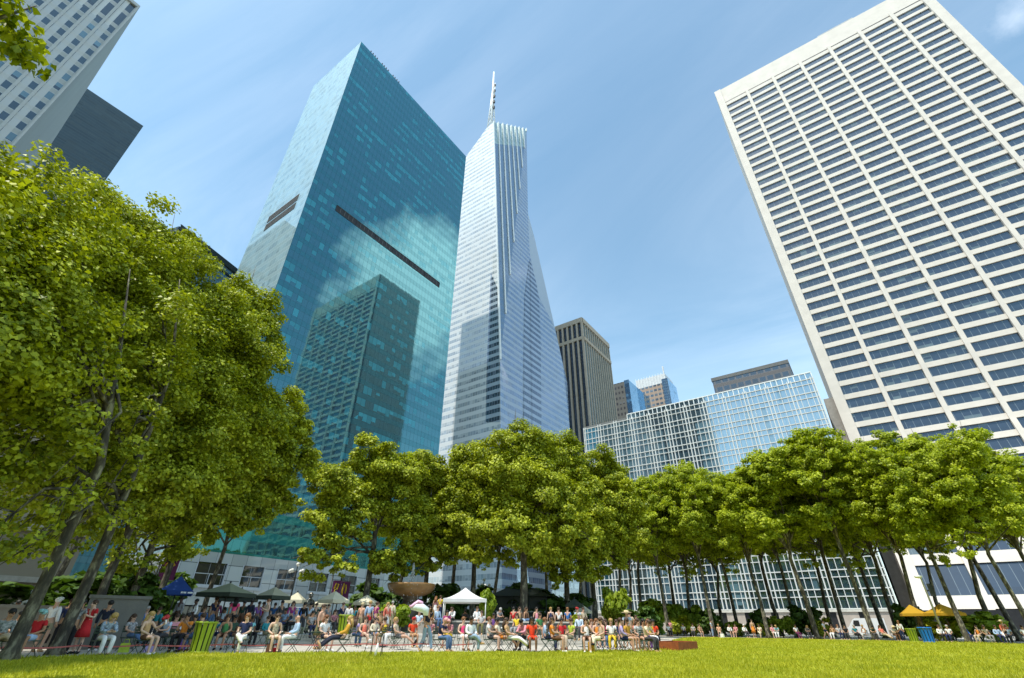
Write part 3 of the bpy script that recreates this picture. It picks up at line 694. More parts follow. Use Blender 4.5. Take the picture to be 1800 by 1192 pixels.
px_tree('plane tree at the far left edge with pale mottled trunk and drooping lower leaves', 42, 21,
        [(35, 375, 22, 2.5), (112, 385, 24, 2.3), (10, 470, 22, 3), (-80, 440, 20, 2.8), (-80, 560, 20, 3.2), (75, 590, 22, 2.2), (0, 590, 21.5, 2.), (35, 800, 22, 1.5), (-30, 700, 21, 1.8), (-10, 930, 21, 1.3), (60, 500, 24, 2.4), (20, 660, 22, 1.8), (-20, 860, 22, 1.6), (50, 720, 21.5, 1.5), (25, 780, 21, 1.2), (70, 900, 22, .9), (95, 950, 23, .7), (105, 890, 20.3, .9), (132, 800, 20.4, 1.2), (152, 720, 20.4, 1.3), (168, 645, 20.6, 1.4), (58, 955, 20, .7), (120, 560, 21, 1.8)], 80000, .155, tr=.17, fork=5.5, group=GL, seed=3)
px_tree('plane tree with a bare white limb, right of the leftmost tree', 118, 24.5,
        [(215, 388, 27, 2.3), (165, 500, 26, 2.8), (268, 470, 28, 2.5), (135, 620, 25, 2.6), (230, 600, 27, 2.9), (170, 740, 26, 2.2), (110, 840, 25, 1.7), (60, 870, 24, 1.3), (150, 900, 25, 1.5), (200, 690, 27, 2.6), (90, 700, 24, 1.5), (90, 930, 24.5, 1.0), (110, 770, 24, 1.6), (150, 820, 25, 1.6), (190, 900, 23.4, 1.1), (216, 820, 23.4, 1.3), (240, 740, 23.6, 1.5), (262, 650, 24, 1.8), (285, 560, 24.5, 2.)], 85000, .155, tr=.18, fork=6, group=GL, seed=5)
px_tree('plane tree with a dark leaning trunk behind the woman in red', 160, 30,
        [(295, 440, 31, 2.1), (330, 490, 31, 2.5), (300, 610, 30, 3), (392, 560, 32, 2.7), (350, 700, 31, 3), (270, 740, 29, 2.6), (235, 850, 30, 1.9), (180, 870, 29, 1.6), (210, 920, 30, 1.5), (290, 830, 30, 2.4), (340, 780, 31, 2.6), (240, 960, 31, 1.3), (160, 800, 29, 1.6)], 78000, .165, tr=.19, fork=5, group=GL, seed=7)
px_tree('broad plane tree whose crown reaches the side of the glass tower', 215, 33,
        [(430, 535, 34, 2.3), (462, 585, 35, 1.9), (410, 640, 34, 3), (430, 740, 34, 2.7), (380, 800, 34, 2.8), (320, 860, 33, 2.4), (280, 905, 33, 1.7), (360, 700, 34, 2.6), (330, 960, 34, 1.3), (230, 980, 33, 1.2), (270, 1000, 33, .8)], 75000, .18, tr=.21, fork=5.5, group=GL, seed=9)
px_tree('plane tree with a low rounded crown before the glass tower', 262, 38,
        [(488, 735, 38, 2.3), (515, 765, 39, 1.7), (500, 815, 38, 2.1), (450, 850, 38, 2.4), (482, 880, 38, 1.6), (400, 890, 37, 2.), (340, 930, 37, 1.5), (430, 910, 37, 1.5), (420, 800, 38, 2.2), (300, 960, 37, 1.2)], 56000, .195, tr=.21, fork=5, group=GL, seed=11)
tz = thing('plane_tree', 'overhanging plane tree whose leaves show in the top left corner', 'tree', (-15.5, -4.5, 0))
c_ = at(-14, 36, 14.5)
tree_parts(tz, 7, [((c_.x+15.5, c_.y+4.5, c_.z), 1.35), ((c_.x+15.2, c_.y+3.9, c_.z-1.2), .9), ((c_.x+14.8, c_.y+2.6, c_.z+.5), 1.6), ((-.5, .3, 12.5), 2.2), ((-2.8, -1.8, 12), 3.2), ((1.2, -1.6, 13.5), 2.6), ((-2, 2, 10), 2.2)], 30000, .2, M['leaf'], .3, seed=2)
GC = 'plane trees around the fountain'
px_tree('plane tree with an open low crown left of the fountain', 636, 47,
        [(592, 850, 45, 2.5), (650, 815, 46, 2.5), (700, 835, 47, 2.5), (562, 905, 44, 1.9), (620, 920, 45, 1.9), (562, 985, 43, 1.6), (600, 995, 43, 1.3), (668, 985, 46, 1.6), (715, 930, 47, 2.), (540, 975, 43, 1.), (640, 880, 46, 2.2), (690, 880, 47, 2.2), (585, 945, 44, 1.5)], 62000, .215, 'leaf', .28, 6., 1.2, GC, 13)
px_tree('plane tree behind the fountain jet with leaves hanging over the bowl', 742, 54,
        [(738, 830, 52, 2.8), (775, 850, 53, 2.6), (745, 915, 50, 2.4), (705, 985, 48, 1.8), (760, 965, 50, 2.), (790, 940, 52, 2.2), (735, 1000, 48, 1.1), (690, 1010, 47, .9), (780, 985, 50, 1.4)], 54000, .22, 'leaf', .25, 7, 1.2, GC, 15)
px_tree('plane tree with a pale slanting trunk behind the white tent', 828, 52,
        [(830, 820, 51, 2.8), (800, 890, 49, 2.6), (855, 905, 49, 2.7), (825, 960, 48, 1.7), (850, 985, 47, 1.2), (795, 960, 49, 1.5), (840, 870, 50, 2.6), (880, 960, 48, 1.8)], 54000, .22, 'leaf', .27, 7, 1.2, GC, 17)
px_tree('tallest plane tree right of the tent with a straight forked trunk', 920, 46,
        [(880, 790, 47, 2.4), (930, 785, 48, 2.7), (895, 850, 46, 2.9), (955, 870, 46, 2.8), (865, 920, 45, 2.3), (925, 935, 45, 2.5), (990, 925, 46, 2.3), (1030, 945, 46, 1.6), (1000, 870, 47, 2.2), (930, 840, 47, 2.8), (845, 830, 47, 2.0), (965, 960, 46, 1.8), (905, 755, 48, 1.4)], 78000, .215, 'leaf', .34, 6.5, 1.2, GC, 19)
px_tree('dense plane tree behind the people on the right of the wall', 1000, 57,
        [(985, 800, 55, 2.8), (1010, 850, 55, 2.8), (1030, 905, 54, 2.6), (960, 955, 54, 3), (1010, 975, 54, 2.4), (1030, 1000, 54, 1.6), (985, 900, 55, 2.8), (980, 1010, 54, 1.6)], 56000, .225, 'leaf', .33, 6, .6, GC, 21)
px_tree('dense plane tree at the left corner of the gridded office', 1046, 60,
        [(1060, 825, 59, 2.9), (1085, 885, 58, 2.8), (1060, 945, 57, 2.6), (1040, 990, 57, 2.0), (1080, 985, 57, 1.6), (1100, 930, 58, 2.2), (1030, 860, 58, 2.4)], 50000, .225, 'leaf', .33, 6, 0, GC, 23)
# the double row along the far side: four trees modelled, the rest copied from them
GRW = 'plane trees in the row before the gridded office'
protos = []
for k in range(4):
    rg = random.Random(40+k)
    root = thing('plane_tree', 'x', 'tree', (0, 0, 0), 0, GRW)
    mains = []
    for i in range(17):
        a = i*2.4+rg.uniform(-.4, .4); r = rg.uniform(1.0, 3.7); zz = 11.5+(i % 6)*1.55+rg.uniform(-.7, .7)
        mains.append(((math.cos(a)*r, math.sin(a)*r, zz), rg.uniform(1.7, 2.5)))
    mains.append(((rg.uniform(-.6, .6), rg.uniform(-.6, .6), 18.6), 1.9))
    if k in (1, 3): mains.append(((3.4*math.cos(k), -3.2, 8.6), 1.3)); mains.append(((-2.6, -3., 9.6), 1.2))
    tree_parts(root, 8.0, mains, 52000, .23, M['leaf_far'], .24, (rg.uniform(-.8, .8), rg.uniform(-.8, .8)), bends=.5, seed=60+k)
    protos.append(root)
row = [(1092, 68, .98), (1130, 76, 1.03), (1174, 66, .95), (1214, 74, 1.0), (1252, 66, .98), (1296, 75, 1.0), (1346, 66, .94), (1396, 75, 1.02), (1430, 65, .98),
       (1482, 73, 1.05), (1530, 64, 1.02), (1574, 72, 1.0), (1618, 64, .92), (1690, 60, .82), (1742, 66, .95), (1812, 58, .82), (1870, 64, .84)]
words = ['first', 'second', 'third', 'fourth', 'fifth', 'sixth', 'seventh', 'eighth', 'ninth', 'tenth', 'eleventh', 'twelfth', 'thirteenth', 'fourteenth', 'fifteenth', 'sixteenth', 'last']
for i, (px, Y, s) in enumerate(row):
    p = onY(px, 1098, Y)
    lab = 'tall plane tree, %s trunk from the left in the row before the %s' % (words[i], 'gridded office' if i < 12 else 'white stone tower')
    if i < 4: o = protos[i]; o.location = (p.x, p.y, 0); o.rotation_euler = (0, 0, i*1.3); o.scale = (s,)*3; o['label'] = lab
    else: dup(protos[i % 4], (p.x, p.y, 0), i*2.1, lab, GRW, (s*rnd.uniform(.88, 1.14), s*rnd.uniform(.88, 1.14), s*rnd.uniform(.95, 1.04)))
def back_row(lst, lab, grp):
    for i, (x, y, s) in enumerate(lst): dup(protos[i % 4], (x, y, 0), i*1.7+.5, lab[i] if isinstance(lab, list) else lab, grp, (s*rnd.uniform(.9, 1.15), s*rnd.uniform(.9, 1.15), s))
bk = lambda px, d: tuple(gp(px, d))[:2]
sides = ['left', 'middle', 'right']
back_row([(*bk(p, d), s) for p, d, s in ((60, 52, .95), (150, 56, 1.), (250, 54, .9), (350, 60, .95))], ['background plane tree behind the low stone wall', 'background plane tree behind the stone pier', 'background plane tree behind the blue parasol', 'background plane tree behind the olive parasols'], 'plane trees along the avenue')
back_row([(*bk(p, d), s) for p, d, s in ((690, 64, 1.), (790, 66, .98), (868, 64, 1.02), (965, 68, 1.), (1020, 72, .98))], ['background plane tree seen past the fountain bowl', 'background plane tree seen left of the tent', 'background plane tree left of the dark kiosk', 'background plane tree right of the dark kiosk', 'background plane tree near the curved street light'], 'plane trees along the avenue')
back_row([(onY(p, 1098, y).x, y, s) for p, y, s in ((1110, 82, 1.), (1190, 82, 1.03), (1270, 83, 1.), (1370, 82, 1.04), (1460, 82, 1.), (1550, 81, 1.02), (1660, 74, .92), (1780, 74, .95))], ['rear-row plane tree before the gridded office, number %s from the left' % w for w in words[:6]]+['rear-row plane tree below the left bays of the white tower', 'rear-row plane tree below the right bays of the white tower'], GRW)
back_row([(-62+i*11.5, -30-(i % 2)*7, 1.) for i in range(9)], 'plane tree in the row south of the lawn, outside the picture', 'plane trees south of the lawn')
# shrubs along the far lawn edge
def shrub_bm(w, h, n, leaf, m, seed=0):
    mains = []
    rg = random.Random(seed)
    for i in range(7):
        a = i*.9+rg.random(); mains.append(((math.cos(a)*w*.28, math.sin(a)*w*.28, h*rg.uniform(.3, .72)), w*.26))
    P, C, O = crown_points(mains, n, (.4, .6), 30)
    P[:, 2] = np.clip(P[:, 2], .03, None)
    return leaves_mesh('foliage', P, leaf, m, outw=O)
sm_ = {}
def shrub(label, px, d, w, h, m, z=0.):
    if d > 58: d += 4.5; w *= .9
    root = thing('shrub', label, 'shrub', gp(px, d, z), px*.1, 'shrubs behind the seated people')
    key = m
    if key not in sm_: sm_[key] = shrub_bm(1., 1., 2600, .12, M[m], len(sm_))
    o = link('foliage', sm_[key], root); o.scale = (w, w, h)
    mb = MB()
    for i in range(4): mb.tube([(0, 0, 0), (.12*math.cos(i*1.6)*w, .12*math.sin(i*1.6)*w, .5*h)], [.05, .02], 5)
    mb.build('stem', M['bark'], root)
for a in (('light green sapling standing in front of the gridded office', 1162, 72, 5.2, 5.0, 'leaf_bright'), ('light green young tree foliage between two dark trunks', 1214, 74, 4.4, 4.4, 'leaf_bright'),
          ('bright sapling at the left corner of the gridded office', 1086, 66, 3.6, 6.4, 'leaf_bright'), ('dark cone-shaped shrub behind the seated couple', 1248, 66, 3.2, 3.0, 'leaf_dark'),
          ('low yellow green shrub right of the dark cone-shaped one', 1292, 67, 2.6, 1.9, 'leaf_bright'), ('loose dark shrub around a slanting trunk', 1336, 68, 3.2, 3.0, 'leaf_dark'),
          ('bright green bush left of the big dark evergreen', 1372, 67, 3.0, 2.6, 'leaf_bright'), ('big dark evergreen bush below the grid', 1420, 68, 3.6, 3.4, 'leaf_dark'),
          ('mid green bush by the standing man in shorts', 1441, 65, 2.2, 2., 'leaf'), ('dark upright shrub beside the blue bin', 1604, 62, 2.6, 3.2, 'leaf_dark'),
          ('low green bush right of the blue bin', 1640, 61, 2.8, 2.1, 'leaf'), ('wide lime green bush at the right end of the lawn', 1716, 60, 4.6, 2.9, 'leaf_bright'),
          ('small grey green shrub between the seated groups', 1346, 65, 1.8, 1.4, 'leaf'), ('green bush left of the row of seated people', 1188, 66, 2.6, 2.2, 'leaf'),
          ('leafy green bush behind the first seated couple', 1212, 67, 2.4, 1.9, 'leaf'), ('dark green hedge bush behind the big hat', 1128, 52, 3.4, 2.6, 'leaf_dark'),
          ('pale green bush below the left corner of the grid', 1098, 58, 2.6, 2.6, 'leaf'), ('upright leafy shrub right of the white tent', 856, 40, 1.1, 2.5, 'leaf_bright', 1.2),
          ('dark flowering bush above the stone pier', 195, 34, 3.2, 2.6, 'leaf_dark', .6), ('leafy plant behind the fountain stair rail', 688, 42, 2.2, 2.0, 'leaf_bright', .6),
          ('dark shrub mass added for deep shade left of the fountain bowl', 668, 54, 5.5, 4.2, 'leaf_dark', .4), ('dark shrub mass added for deep shade right of the fountain bowl', 775, 55, 5.5, 4.4, 'leaf_dark', .4),
          ('dark shrub mass added for deep shade behind the kiosk roof', 885, 57, 6, 4.6, 'leaf_dark', .4), ('dark shrub mass behind the right end of the terrace wall', 985, 57, 6.5, 4.4, 'leaf_dark', 0),  # these four shrub masses are added to darken the dim background
          ('dark undergrowth added as shade between the leftmost trunks', 75, 36, 5, 2.6, 'leaf_dark', .2), ('dark undergrowth added as shade behind the stone pier and trunks', 150, 42, 6, 3.6, 'leaf_dark', .2), ('dark undergrowth added as shade left of the blue parasol', 235, 44, 5, 4.0, 'leaf_dark', .4),  # undergrowth added as dark filler for the shade between the trunks
          ('small green plant on the step below the wall', 1018, 31, 1.0, 1.0, 'leaf', .6)):
    shrub(*a)
# ================================================================== ground, terrace, furniture
def grassmat():
    m, t, b = newmat('lawn_grass')
    tc = t.new('ShaderNodeTexCoord').outputs['Object']
    n1 = t.noise(tc, .22, 4, .6).outputs[0]; n2 = t.noise(tc, 9., 4, .7).outputs[0]; n3 = t.noise(tc, 55., 2, .7).outputs[0]
    f = t.m('ADD', t.m('MULTIPLY', n1, .55), t.m('ADD', t.m('MULTIPLY', n2, .3), t.m('MULTIPLY', n3, .25)))
    gc = t.ramp(f, [(.36, (.22, .27, .012)), (.53, (.36, .40, .022)), (.70, (.50, .49, .045))])
    worn = t.mapr(t.noise(tc, .16, 5, .65).outputs[0], .56, .70); t.put(b.inputs['Base Color'], t.mix(t.m('MULTIPLY', worn, .7), gc, (.42, .36, .13)))
    b.inputs['Roughness'].default_value = .9; b.inputs['Specular IOR Level'].default_value = .1
    bn = t.new('ShaderNodeBump'); bn.inputs['Strength'].default_value = .9; bn.inputs['Distance'].default_value = .04
    t.put(bn.inputs['Height'], t.m('ADD', n2, n3)); t.put(b.inputs['Normal'], bn.outputs[0])
    return m
M['grass'] = grassmat()
M['gravel'] = mat('gravel', (.46, .43, .37), .95, var=.14, vs=2., bump=.5, bs=40)
M['paving'] = mat('bluestone_paving', (.36, .35, .325), .85, var=.12, vs=.8, bump=.15)
M['step'] = mat('granite_step', (.50, .47, .41), .8, var=.1, vs=1.2, bump=.15)
M['wall_granite'] = mat('wall_granite', (.10, .10, .092), .75, var=.15, vs=1.5, bump=.2)  # granite colour lowered to carry the shade on the terrace wall's face
M['asphalt'] = mat('asphalt', (.05, .05, .052), .9, var=.2, vs=.5)
mb = MB(); mb.quad((-1500, -1500, -.13), (1500, -1500, -.13), (1500, 2500, -.13), (-1500, 2500, -.13)); struct('ground', mb, mat('city_ground', (.12, .12, .12), .9))
mb = MB(); mb.quad((-93, -400, -.124), (-70, -400, -.124), (-70, 900, -.124), (-93, 900, -.124)); struct('avenue_road', mb, M['asphalt'])
mb = MB(); mb.quad((-600, 100, -.12), (400, 100, -.12), (400, 118, -.12), (-600, 118, -.12)); struct('cross_street_road', mb, M['asphalt'])
mb = MB()
for i in range(60): mb.box(-81.6, -81.45, -200+i*9, -196+i*9, -.124, -.116)
for i in range(60): mb.box(-300+i*9, -296+i*9, 108.9, 109.05, -.12, -.112)
struct('lane_marking', mb, mat('road_paint', (.7, .7, .68), .7))
mb = MB(); mb.box(-70, 160, -62, 100, -.3, 0.0)
for x0, x1, y0, y1 in ((-400, -93, -400, 100), (-400, -93, 118, 900), (-70, 300, 118, 900)): mb.box(x0, x1, y0, y1, -.3, -.001)
struct('pavement', mb, M['paving'])
gr = lambda x, y, z=0.: (lambda q: CAMP+q*((z-CAMZ)/q.z))(ray(x, y))
edge = [gr(-160, 1168), gr(0, 1160), gr(245, 1153), gr(490, 1150), gr(740, 1148.5), gr(1000, 1147), gr(1120, 1144), gr(1200, 1139)]
far = [Vector((-15.5, 45, 0)), Vector((-19.5, 63, 0)), Vector((0, 62, 0)), Vector((8.5, 59.6, 0)), Vector((18, 57, 0)), Vector((45, 52, 0)), Vector((60, -40, 0)), Vector((-24, -40, 0))]
mb = MB(); mb.poly([(p.x, p.y, .004) for p in [Vector((-64, -50, 0)), Vector((70, -50, 0)), Vector((70, 90, 0)), Vector((-64, 90, 0))]]); struct('gravel_path', mb, M['gravel'])
lawn_pts = [(p.x, p.y) for p in edge+far]
mb = MB(); mb.poly([(x, y, .05) for x, y in lawn_pts][::-1])
for i in range(len(lawn_pts)):
    a, b = lawn_pts[i], lawn_pts[(i+1) % len(lawn_pts)]; mb.quad((a[0], a[1], .0), (a[0], a[1], .05), (b[0], b[1], .05), (b[0], b[1], .0))
o = struct('lawn', mb, M['grass'])
if o.data.polygons[0].normal.z < 0: o.data.flip_normals()
# grass blades where the lawn is near enough to show them
def inside(P):
    x, y = P[:, 0], P[:, 1]; c = np.zeros(len(P), bool); j = len(lawn_pts)-1
    for i in range(len(lawn_pts)):
        xi, yi = lawn_pts[i]; xj, yj = lawn_pts[j]
        c ^= ((yi > y) != (yj > y)) & (x < (xj-xi)*(y-yi)/(yj-yi+1e-12)+xi); j = i
    return c
NB = 330000
az = nprng.uniform(R_(-92), R_(22), NB); dd = 9.5*np.exp(nprng.uniform(0, 1, NB)*math.log(60/9.5))
P = np.stack([np.sin(az)*dd, np.cos(az)*dd, np.zeros(NB)], 1); P = P[inside(P)]; dd = np.hypot(P[:, 0], P[:, 1]); n = len(P)
clump = .6+.8*(np.sin(P[:, 0]*1.7+2*np.sin(P[:, 1]*.9))*np.sin(P[:, 1]*1.3+1.5*np.sin(P[:, 0]*.7))*.5+.5)
hgt = nprng.uniform(.025, .065, n)*(1+dd/60)*clump; wd = .0035+dd*.00045; aa = nprng.uniform(0, 2*math.pi, n); ln = nprng.normal(0, .35, (n, 2))*hgt[:, None]
V = np.zeros((n, 3, 3)); V[:, :, :] = P[:, None, :]; V[:, :, 2] += .048
V[:, 0, 0] += np.cos(aa)*wd; V[:, 0, 1] += np.sin(aa)*wd; V[:, 1, 0] -= np.cos(aa)*wd; V[:, 1, 1] -= np.sin(aa)*wd
V[:, 2, 0] += ln[:, 0]; V[:, 2, 1] += ln[:, 1]; V[:, 2, 2] += hgt
me = bpy.data.meshes.new('grass_blades'); me.vertices.add(n*3); me.loops.add(n*3); me.polygons.add(n)
me.vertices.foreach_set('co', V.astype(np.float32).ravel()); me.loops.foreach_set('vertex_index', np.arange(n*3, dtype=np.int32))
me.polygons.foreach_set('loop_start', np.arange(0, n*3, 3, dtype=np.int32)); me.polygons.foreach_set('loop_total', np.full(n, 3, dtype=np.int32))
me.materials.append(leafmat('grass_blade', (.25, .30, .012), (.56, .55, .045), .3, (1.2, 1.1, .4))); me.update(calc_edges=True)
go = stuff(link('grass_blades', me)); tag(go, 'short green grass blades covering the lawn', 'grass')
# terrace
SA, SB = gp(330, 33.5), gp(1064, 33.5); ud = (SB-SA).normalized(); vd = Vector((-ud.y, ud.x, 0))
if vd.dot(SA) < 0: vd = -vd
ZT1, ZT2 = .45, 1.22
def sheet(mb, pts, z0, z1, mi=0):
    n = len(pts); a = sum(pts[i][0]*pts[(i+1) % n][1]-pts[(i+1) % n][0]*pts[i][1] for i in range(n))
    if a < 0: pts = pts[::-1]
    for i in range(n):
        p, q = pts[i], pts[(i+1) % n]; mb.quad((p[0], p[1], z0), (q[0], q[1], z0), (q[0], q[1], z1), (p[0], p[1], z1), mi)
    mb.poly([(p[0], p[1], z1) for p in pts], mi)
xy = lambda v: (v.x, v.y)
SL = SA-ud*26
mb = MB()
for k in range(3): sheet(mb, [xy(SL+vd*(.42*k)), xy(SB+vd*(.42*k)), xy(SB+vd*(.42*k+.5)), xy(SL+vd*(.42*k+.5))], .0, .15*(k+1)-.002*k)
struct('terrace_steps', mb, M['step'])
mb = MB(); sheet(mb, [xy(SL+vd*1.3), xy(SB+vd*1.3), xy(SB+vd*20), xy(SL+vd*32)], 0, ZT1-.008); struct('lower_terrace', mb, M['paving'])
WA, WB = gp(748, 36.8), gp(1064, 37.2)
wl = thing('terrace_wall', 'granite retaining wall, face darkened for shade, pale coping that people sit on', 'wall', (*xy(WA), ZT1))
def wallseg(mb, mc, a, b, z0, z1, th=.5):
    d = (b-a).normalized(); n = Vector((-d.y, d.x, 0))
    if n.dot(a) < 0: n = -n
    sheet(mb, [xy(a), xy(b), xy(b+n*th), xy(a+n*th)], z0, z1-.09)
    sheet(mc, [xy(a-n*.04-d*.04), xy(b-n*.04+d*.04), xy(b+n*(th+.04)+d*.04), xy(a+n*(th+.04)-d*.04)], z1-.09, z1)
mb, mc = MB(), MB(); wallseg(mb, mc, WA, WB, ZT1-.1, ZT2); WC = gp(1068, 47); WD = gp(742, 41)
wallseg(mb, mc, WD, WA+vd*.55, ZT1-.1, ZT2-.003); wallseg(mb, mc, WB+vd*.55, WC, 0, ZT2-.003)
loc2 = lambda mb, r: [mb.v.__setitem__(i, (v[0]-r.location.x, v[1]-r.location.y, v[2]-r.location.z)) for i, v in enumerate(mb.v)]
loc2(mb, wl); loc2(mc, wl); mb.build('wall_face', M['wall_granite'], wl); mc.build('coping', M['step'], wl)
mb = MB(); sheet(mb, [xy(WA+vd*.5), xy(WB+vd*.5), xy(WC), xy(gp(1060, 60)), xy(gp(640, 62)), xy(gp(655, 50)), xy(WD)], ZT1-.1, ZT2-.02); struct('upper_terrace', mb, M['paving'])
# stone pier and low wall at the left
def block(nm, lab, cat, px, d, w, dep, z0, z1, m, cap=True):
    p = gp(px, d, 0); o = thing(nm, lab, cat, p, math.atan2(p.y, p.x)-math.pi/2)
    mb = MB(); mb.box(-w/2, w/2, 0, dep, z0, z1-.12); mb.build('shaft', m, o)
    mb = MB(); mb.box(-w/2-.06, w/2+.06, -.06, dep+.06, z1-.12, z1); mb.box(-w/2-.03, w/2+.03, -.03, dep+.03, z0, z0+.2); mb.build('cap', m, o)
M['lime'] = mat('shade_toned_limestone', (.17, .165, .145), .85, var=.15, vs=1.2, bump=.25)  # limestone darkened in colour for the shade under the left trees
block('stone_pier', 'broad grey stone pier behind the person in the red dress', 'pier', 195, 28.5, 2.1, 1.2, 0, 1.95, M['lime'])
block('stone_wall', 'low grey stone wall at the far left under the trees', 'wall', 45, 30, 4.6, .6, 0, 1.55, M['lime'])
# fountain
fp = gp(716, 47, ZT1-.01)
fo = thing('fountain', 'tiered granite fountain with a wide brown bowl and a jet of water', 'fountain', fp)
gran = mat('pink_brown_granite', (.30, .165, .060), .35, var=.25, vs=1.5, spec=.5); gran2 = mat('dark_wet_granite', (.10, .075, .05), .3, var=.3, vs=1.2)
mb = MB(); mb.lathe([(4.6, 0), (4.6, .7), (4.75, .75), (4.75, .9), (4.3, .9), (4.2, .55), (0.1, .5)], n=40); mb.build('lower_basin', M['wall_granite'], fo)
mb = MB(); mb.lathe([(1.5, .5), (1.5, .8), (1.2, .9), (.95, 1.2), (.85, 1.7), (1.0, 2.0), (.7, 2.15), (.6, 2.4), (.9, 2.7)], n=24); mb.build('pedestal', gran2, fo)
mb = MB(); mb.lathe([(.8, 2.62), (1.3, 2.72), (1.75, 2.93), (1.98, 3.2), (2.06, 3.42), (2.1, 3.55), (2.02, 3.6), (1.85, 3.52), (.1, 3.42)], n=40); mb.build('bowl', gran, fo)
wm, t_, b_ = newmat('water_spray'); b_.inputs['Base Color'].default_value = (.85, .9, .92, 1); b_.inputs['Roughness'].default_value = .15; b_.inputs['Transmission Weight'].default_value = .4; b_.inputs['IOR'].default_value = 1.33
mb = MB(); rg = random.Random(5)
for i in range(520):
    h = rg.random()**.8; s = .03+.33*(1-h)*rg.random(); a = rg.random()*6.28; r = .012+.02*rg.random()
    mb.ball((math.cos(a)*s, math.sin(a)*s, 3.5+h*1.75), r, 4, 0, (1, 1, 1.8))
mb.build('water_jet', wm, fo)
mb = MB()
for i in range(150):
    a = rg.random()*6.28; z = 1.0+rg.random()*2.5; mb.ball((math.cos(a)*2.1, math.sin(a)*2.1, z), .014, 4, 0, (1, 1, 3.))
mb.build('falling_drops', wm, fo)
mb = MB(); mb.lathe([(0.05, .72), (4.2, .72)], n=32); mb.build('pool_water', mat('pool_water', (.05, .09, .09), .05, var=.1), fo)
# parasols
def parasol(lab, px, d, z0, w, ztop, zeave, cm, sides=4, rz=.4, val=None, trim=None):
    o = thing('parasol', lab, 'parasol', gp(px, d, z0), rz, 'parasols over the terrace tables')
    h1, h0 = ztop-z0, zeave-z0; r = w/2*1.06
    mb = MB(); N_ = sides; ring = [(r*math.cos(2*math.pi*(i+.5)/N_), r*math.sin(2*math.pi*(i+.5)/N_)) for i in range(N_)]
    midf, midz = .5, h0+(h1-h0)*.46
    for i in range(N_):
        a, b = ring[i], ring[(i+1) % N_]
        mb.quad((a[0], a[1], h0), (b[0], b[1], h0), (b[0]*midf, b[1]*midf, midz), (a[0]*midf, a[1]*midf, midz)); mb.add([(a[0]*midf, a[1]*midf, midz), (b[0]*midf, b[1]*midf, midz), (0, 0, h1)], [(0, 1, 2)])
    mb.build('canopy', cm, o)
    mb = MB()
    for i in range(N_):
        a, b = ring[i], ring[(i+1) % N_]; mb.quad((a[0]*1.004, a[1]*1.004, h0-.2), (b[0]*1.004, b[1]*1.004, h0-.2), (b[0]*1.004, b[1]*1.004, h0+.01), (a[0]*1.004, a[1]*1.004, h0+.01))
    mb.build('valance', val or cm, o)
    mb = MB(); mb.tube([(0, 0, 0), (0, 0, h1)], .035, 6); mb.lathe([(.0, h1+.12), (.06, h1+.06), (.05, h1)], n=8); mb.build('pole', M['dark_metal'], o)
    mb = MB(); mb.lathe([(.3, 0), (.3, .06), (.05, .1)], n=12); mb.build('base', M['dark_metal'], o)
    return o
def cloth(n, c, tr=.25):
    m, t, b = newmat(n); b.inputs['Base Color'].default_value = (*c, 1); b.inputs['Roughness'].default_value = .85
    tc = t.new('ShaderNodeTexCoord').outputs['Object']; t.put(b.inputs['Base Color'], t.ramp(t.noise(tc, 1.5, 4).outputs[0], [(.3, tuple(v*.88 for v in c)), (.7, c)]))
    q = t.new('ShaderNodeBsdfTranslucent'); q.inputs[0].default_value = (*c, 1); mx = t.new('ShaderNodeMixShader'); mx.inputs[0].default_value = tr
    t.put(mx.inputs[1], b.outputs[0]); t.put(mx.inputs[2], q.outputs[0]); t.put(t.n['Material Output'].inputs[0], mx.outputs[0]); return m
cream, olive, navy, yellowc = cloth('cream_canvas', (.66, .62, .46), .12), cloth('olive_canvas', (.25, .27, .17), .1), cloth('blue_canvas', (.015, .06, .26), .1), cloth('yellow_canvas', (.62, .36, .02), .3)
dkv = cloth('dark_green_canvas', (.035, .05, .035), .05)
parasol('olive parasol with a dark valance left of the cream ones', 384, 34.5, ZT1, 2.9, 2.95, 2.42, olive, val=dkv)
parasol('paler olive parasol half behind the dark olive one', 408, 40, ZT1, 2.7, 2.95, 2.4, cloth('sage_canvas', (.30, .31, .2), .1), val=dkv, rz=.9)
parasol('two-tone parasol with dark valance above the standing crowd', 468, 37, ZT1, 2.0, 2.98, 2.45, cloth('khaki_canvas', (.40, .38, .26), .1), val=dkv, rz=.2)
parasol('cream parasol second from the dark olive group', 511, 44, ZT1, 1.75, 3.05, 2.5, cream, rz=.7)
parasol('cream parasol standing left of the statue banner pair', 579, 41, ZT1, 2.1, 3.05, 2.45, cream, rz=.1)
parasol('small low cream parasol tucked behind another cream one', 558, 47, ZT1, 1.6, 2.75, 2.35, cream, rz=.5)
parasol('cream parasol nearest to the fountain bowl', 638, 44, ZT1, 1.95, 3.0, 2.45, cream, rz=.35)
parasol('dark green parasol under the trees right of the wall sitters', 1012, 48, ZT2, 2.0, 3.1, 2.55, dkv, rz=.4)
parasol('beige parasol behind the person in the red cap', 1026, 52, ZT2, 1.9, 2.75, 2.2, cream, rz=.2)
parasol('yellow parasol left of the street lamp by the stone tower', 1612, 63, 0, 2.5, 2.95, 2.2, yellowc, rz=.1)
parasol('yellow parasol right of the street lamp by the stone tower', 1667, 62, 0, 2.9, 2.95, 2.2, yellowc, rz=.6)
o = parasol('blue parasol with white marks on its front valance', 290, 36, ZT1, 2.2, 3.3, 2.5, navy, sides=4, rz=.0)
o.rotation_euler.z = math.atan2(o.location.y, o.location.x)-math.pi/2
wv = mat('white_print', (.8, .8, .8), .6)
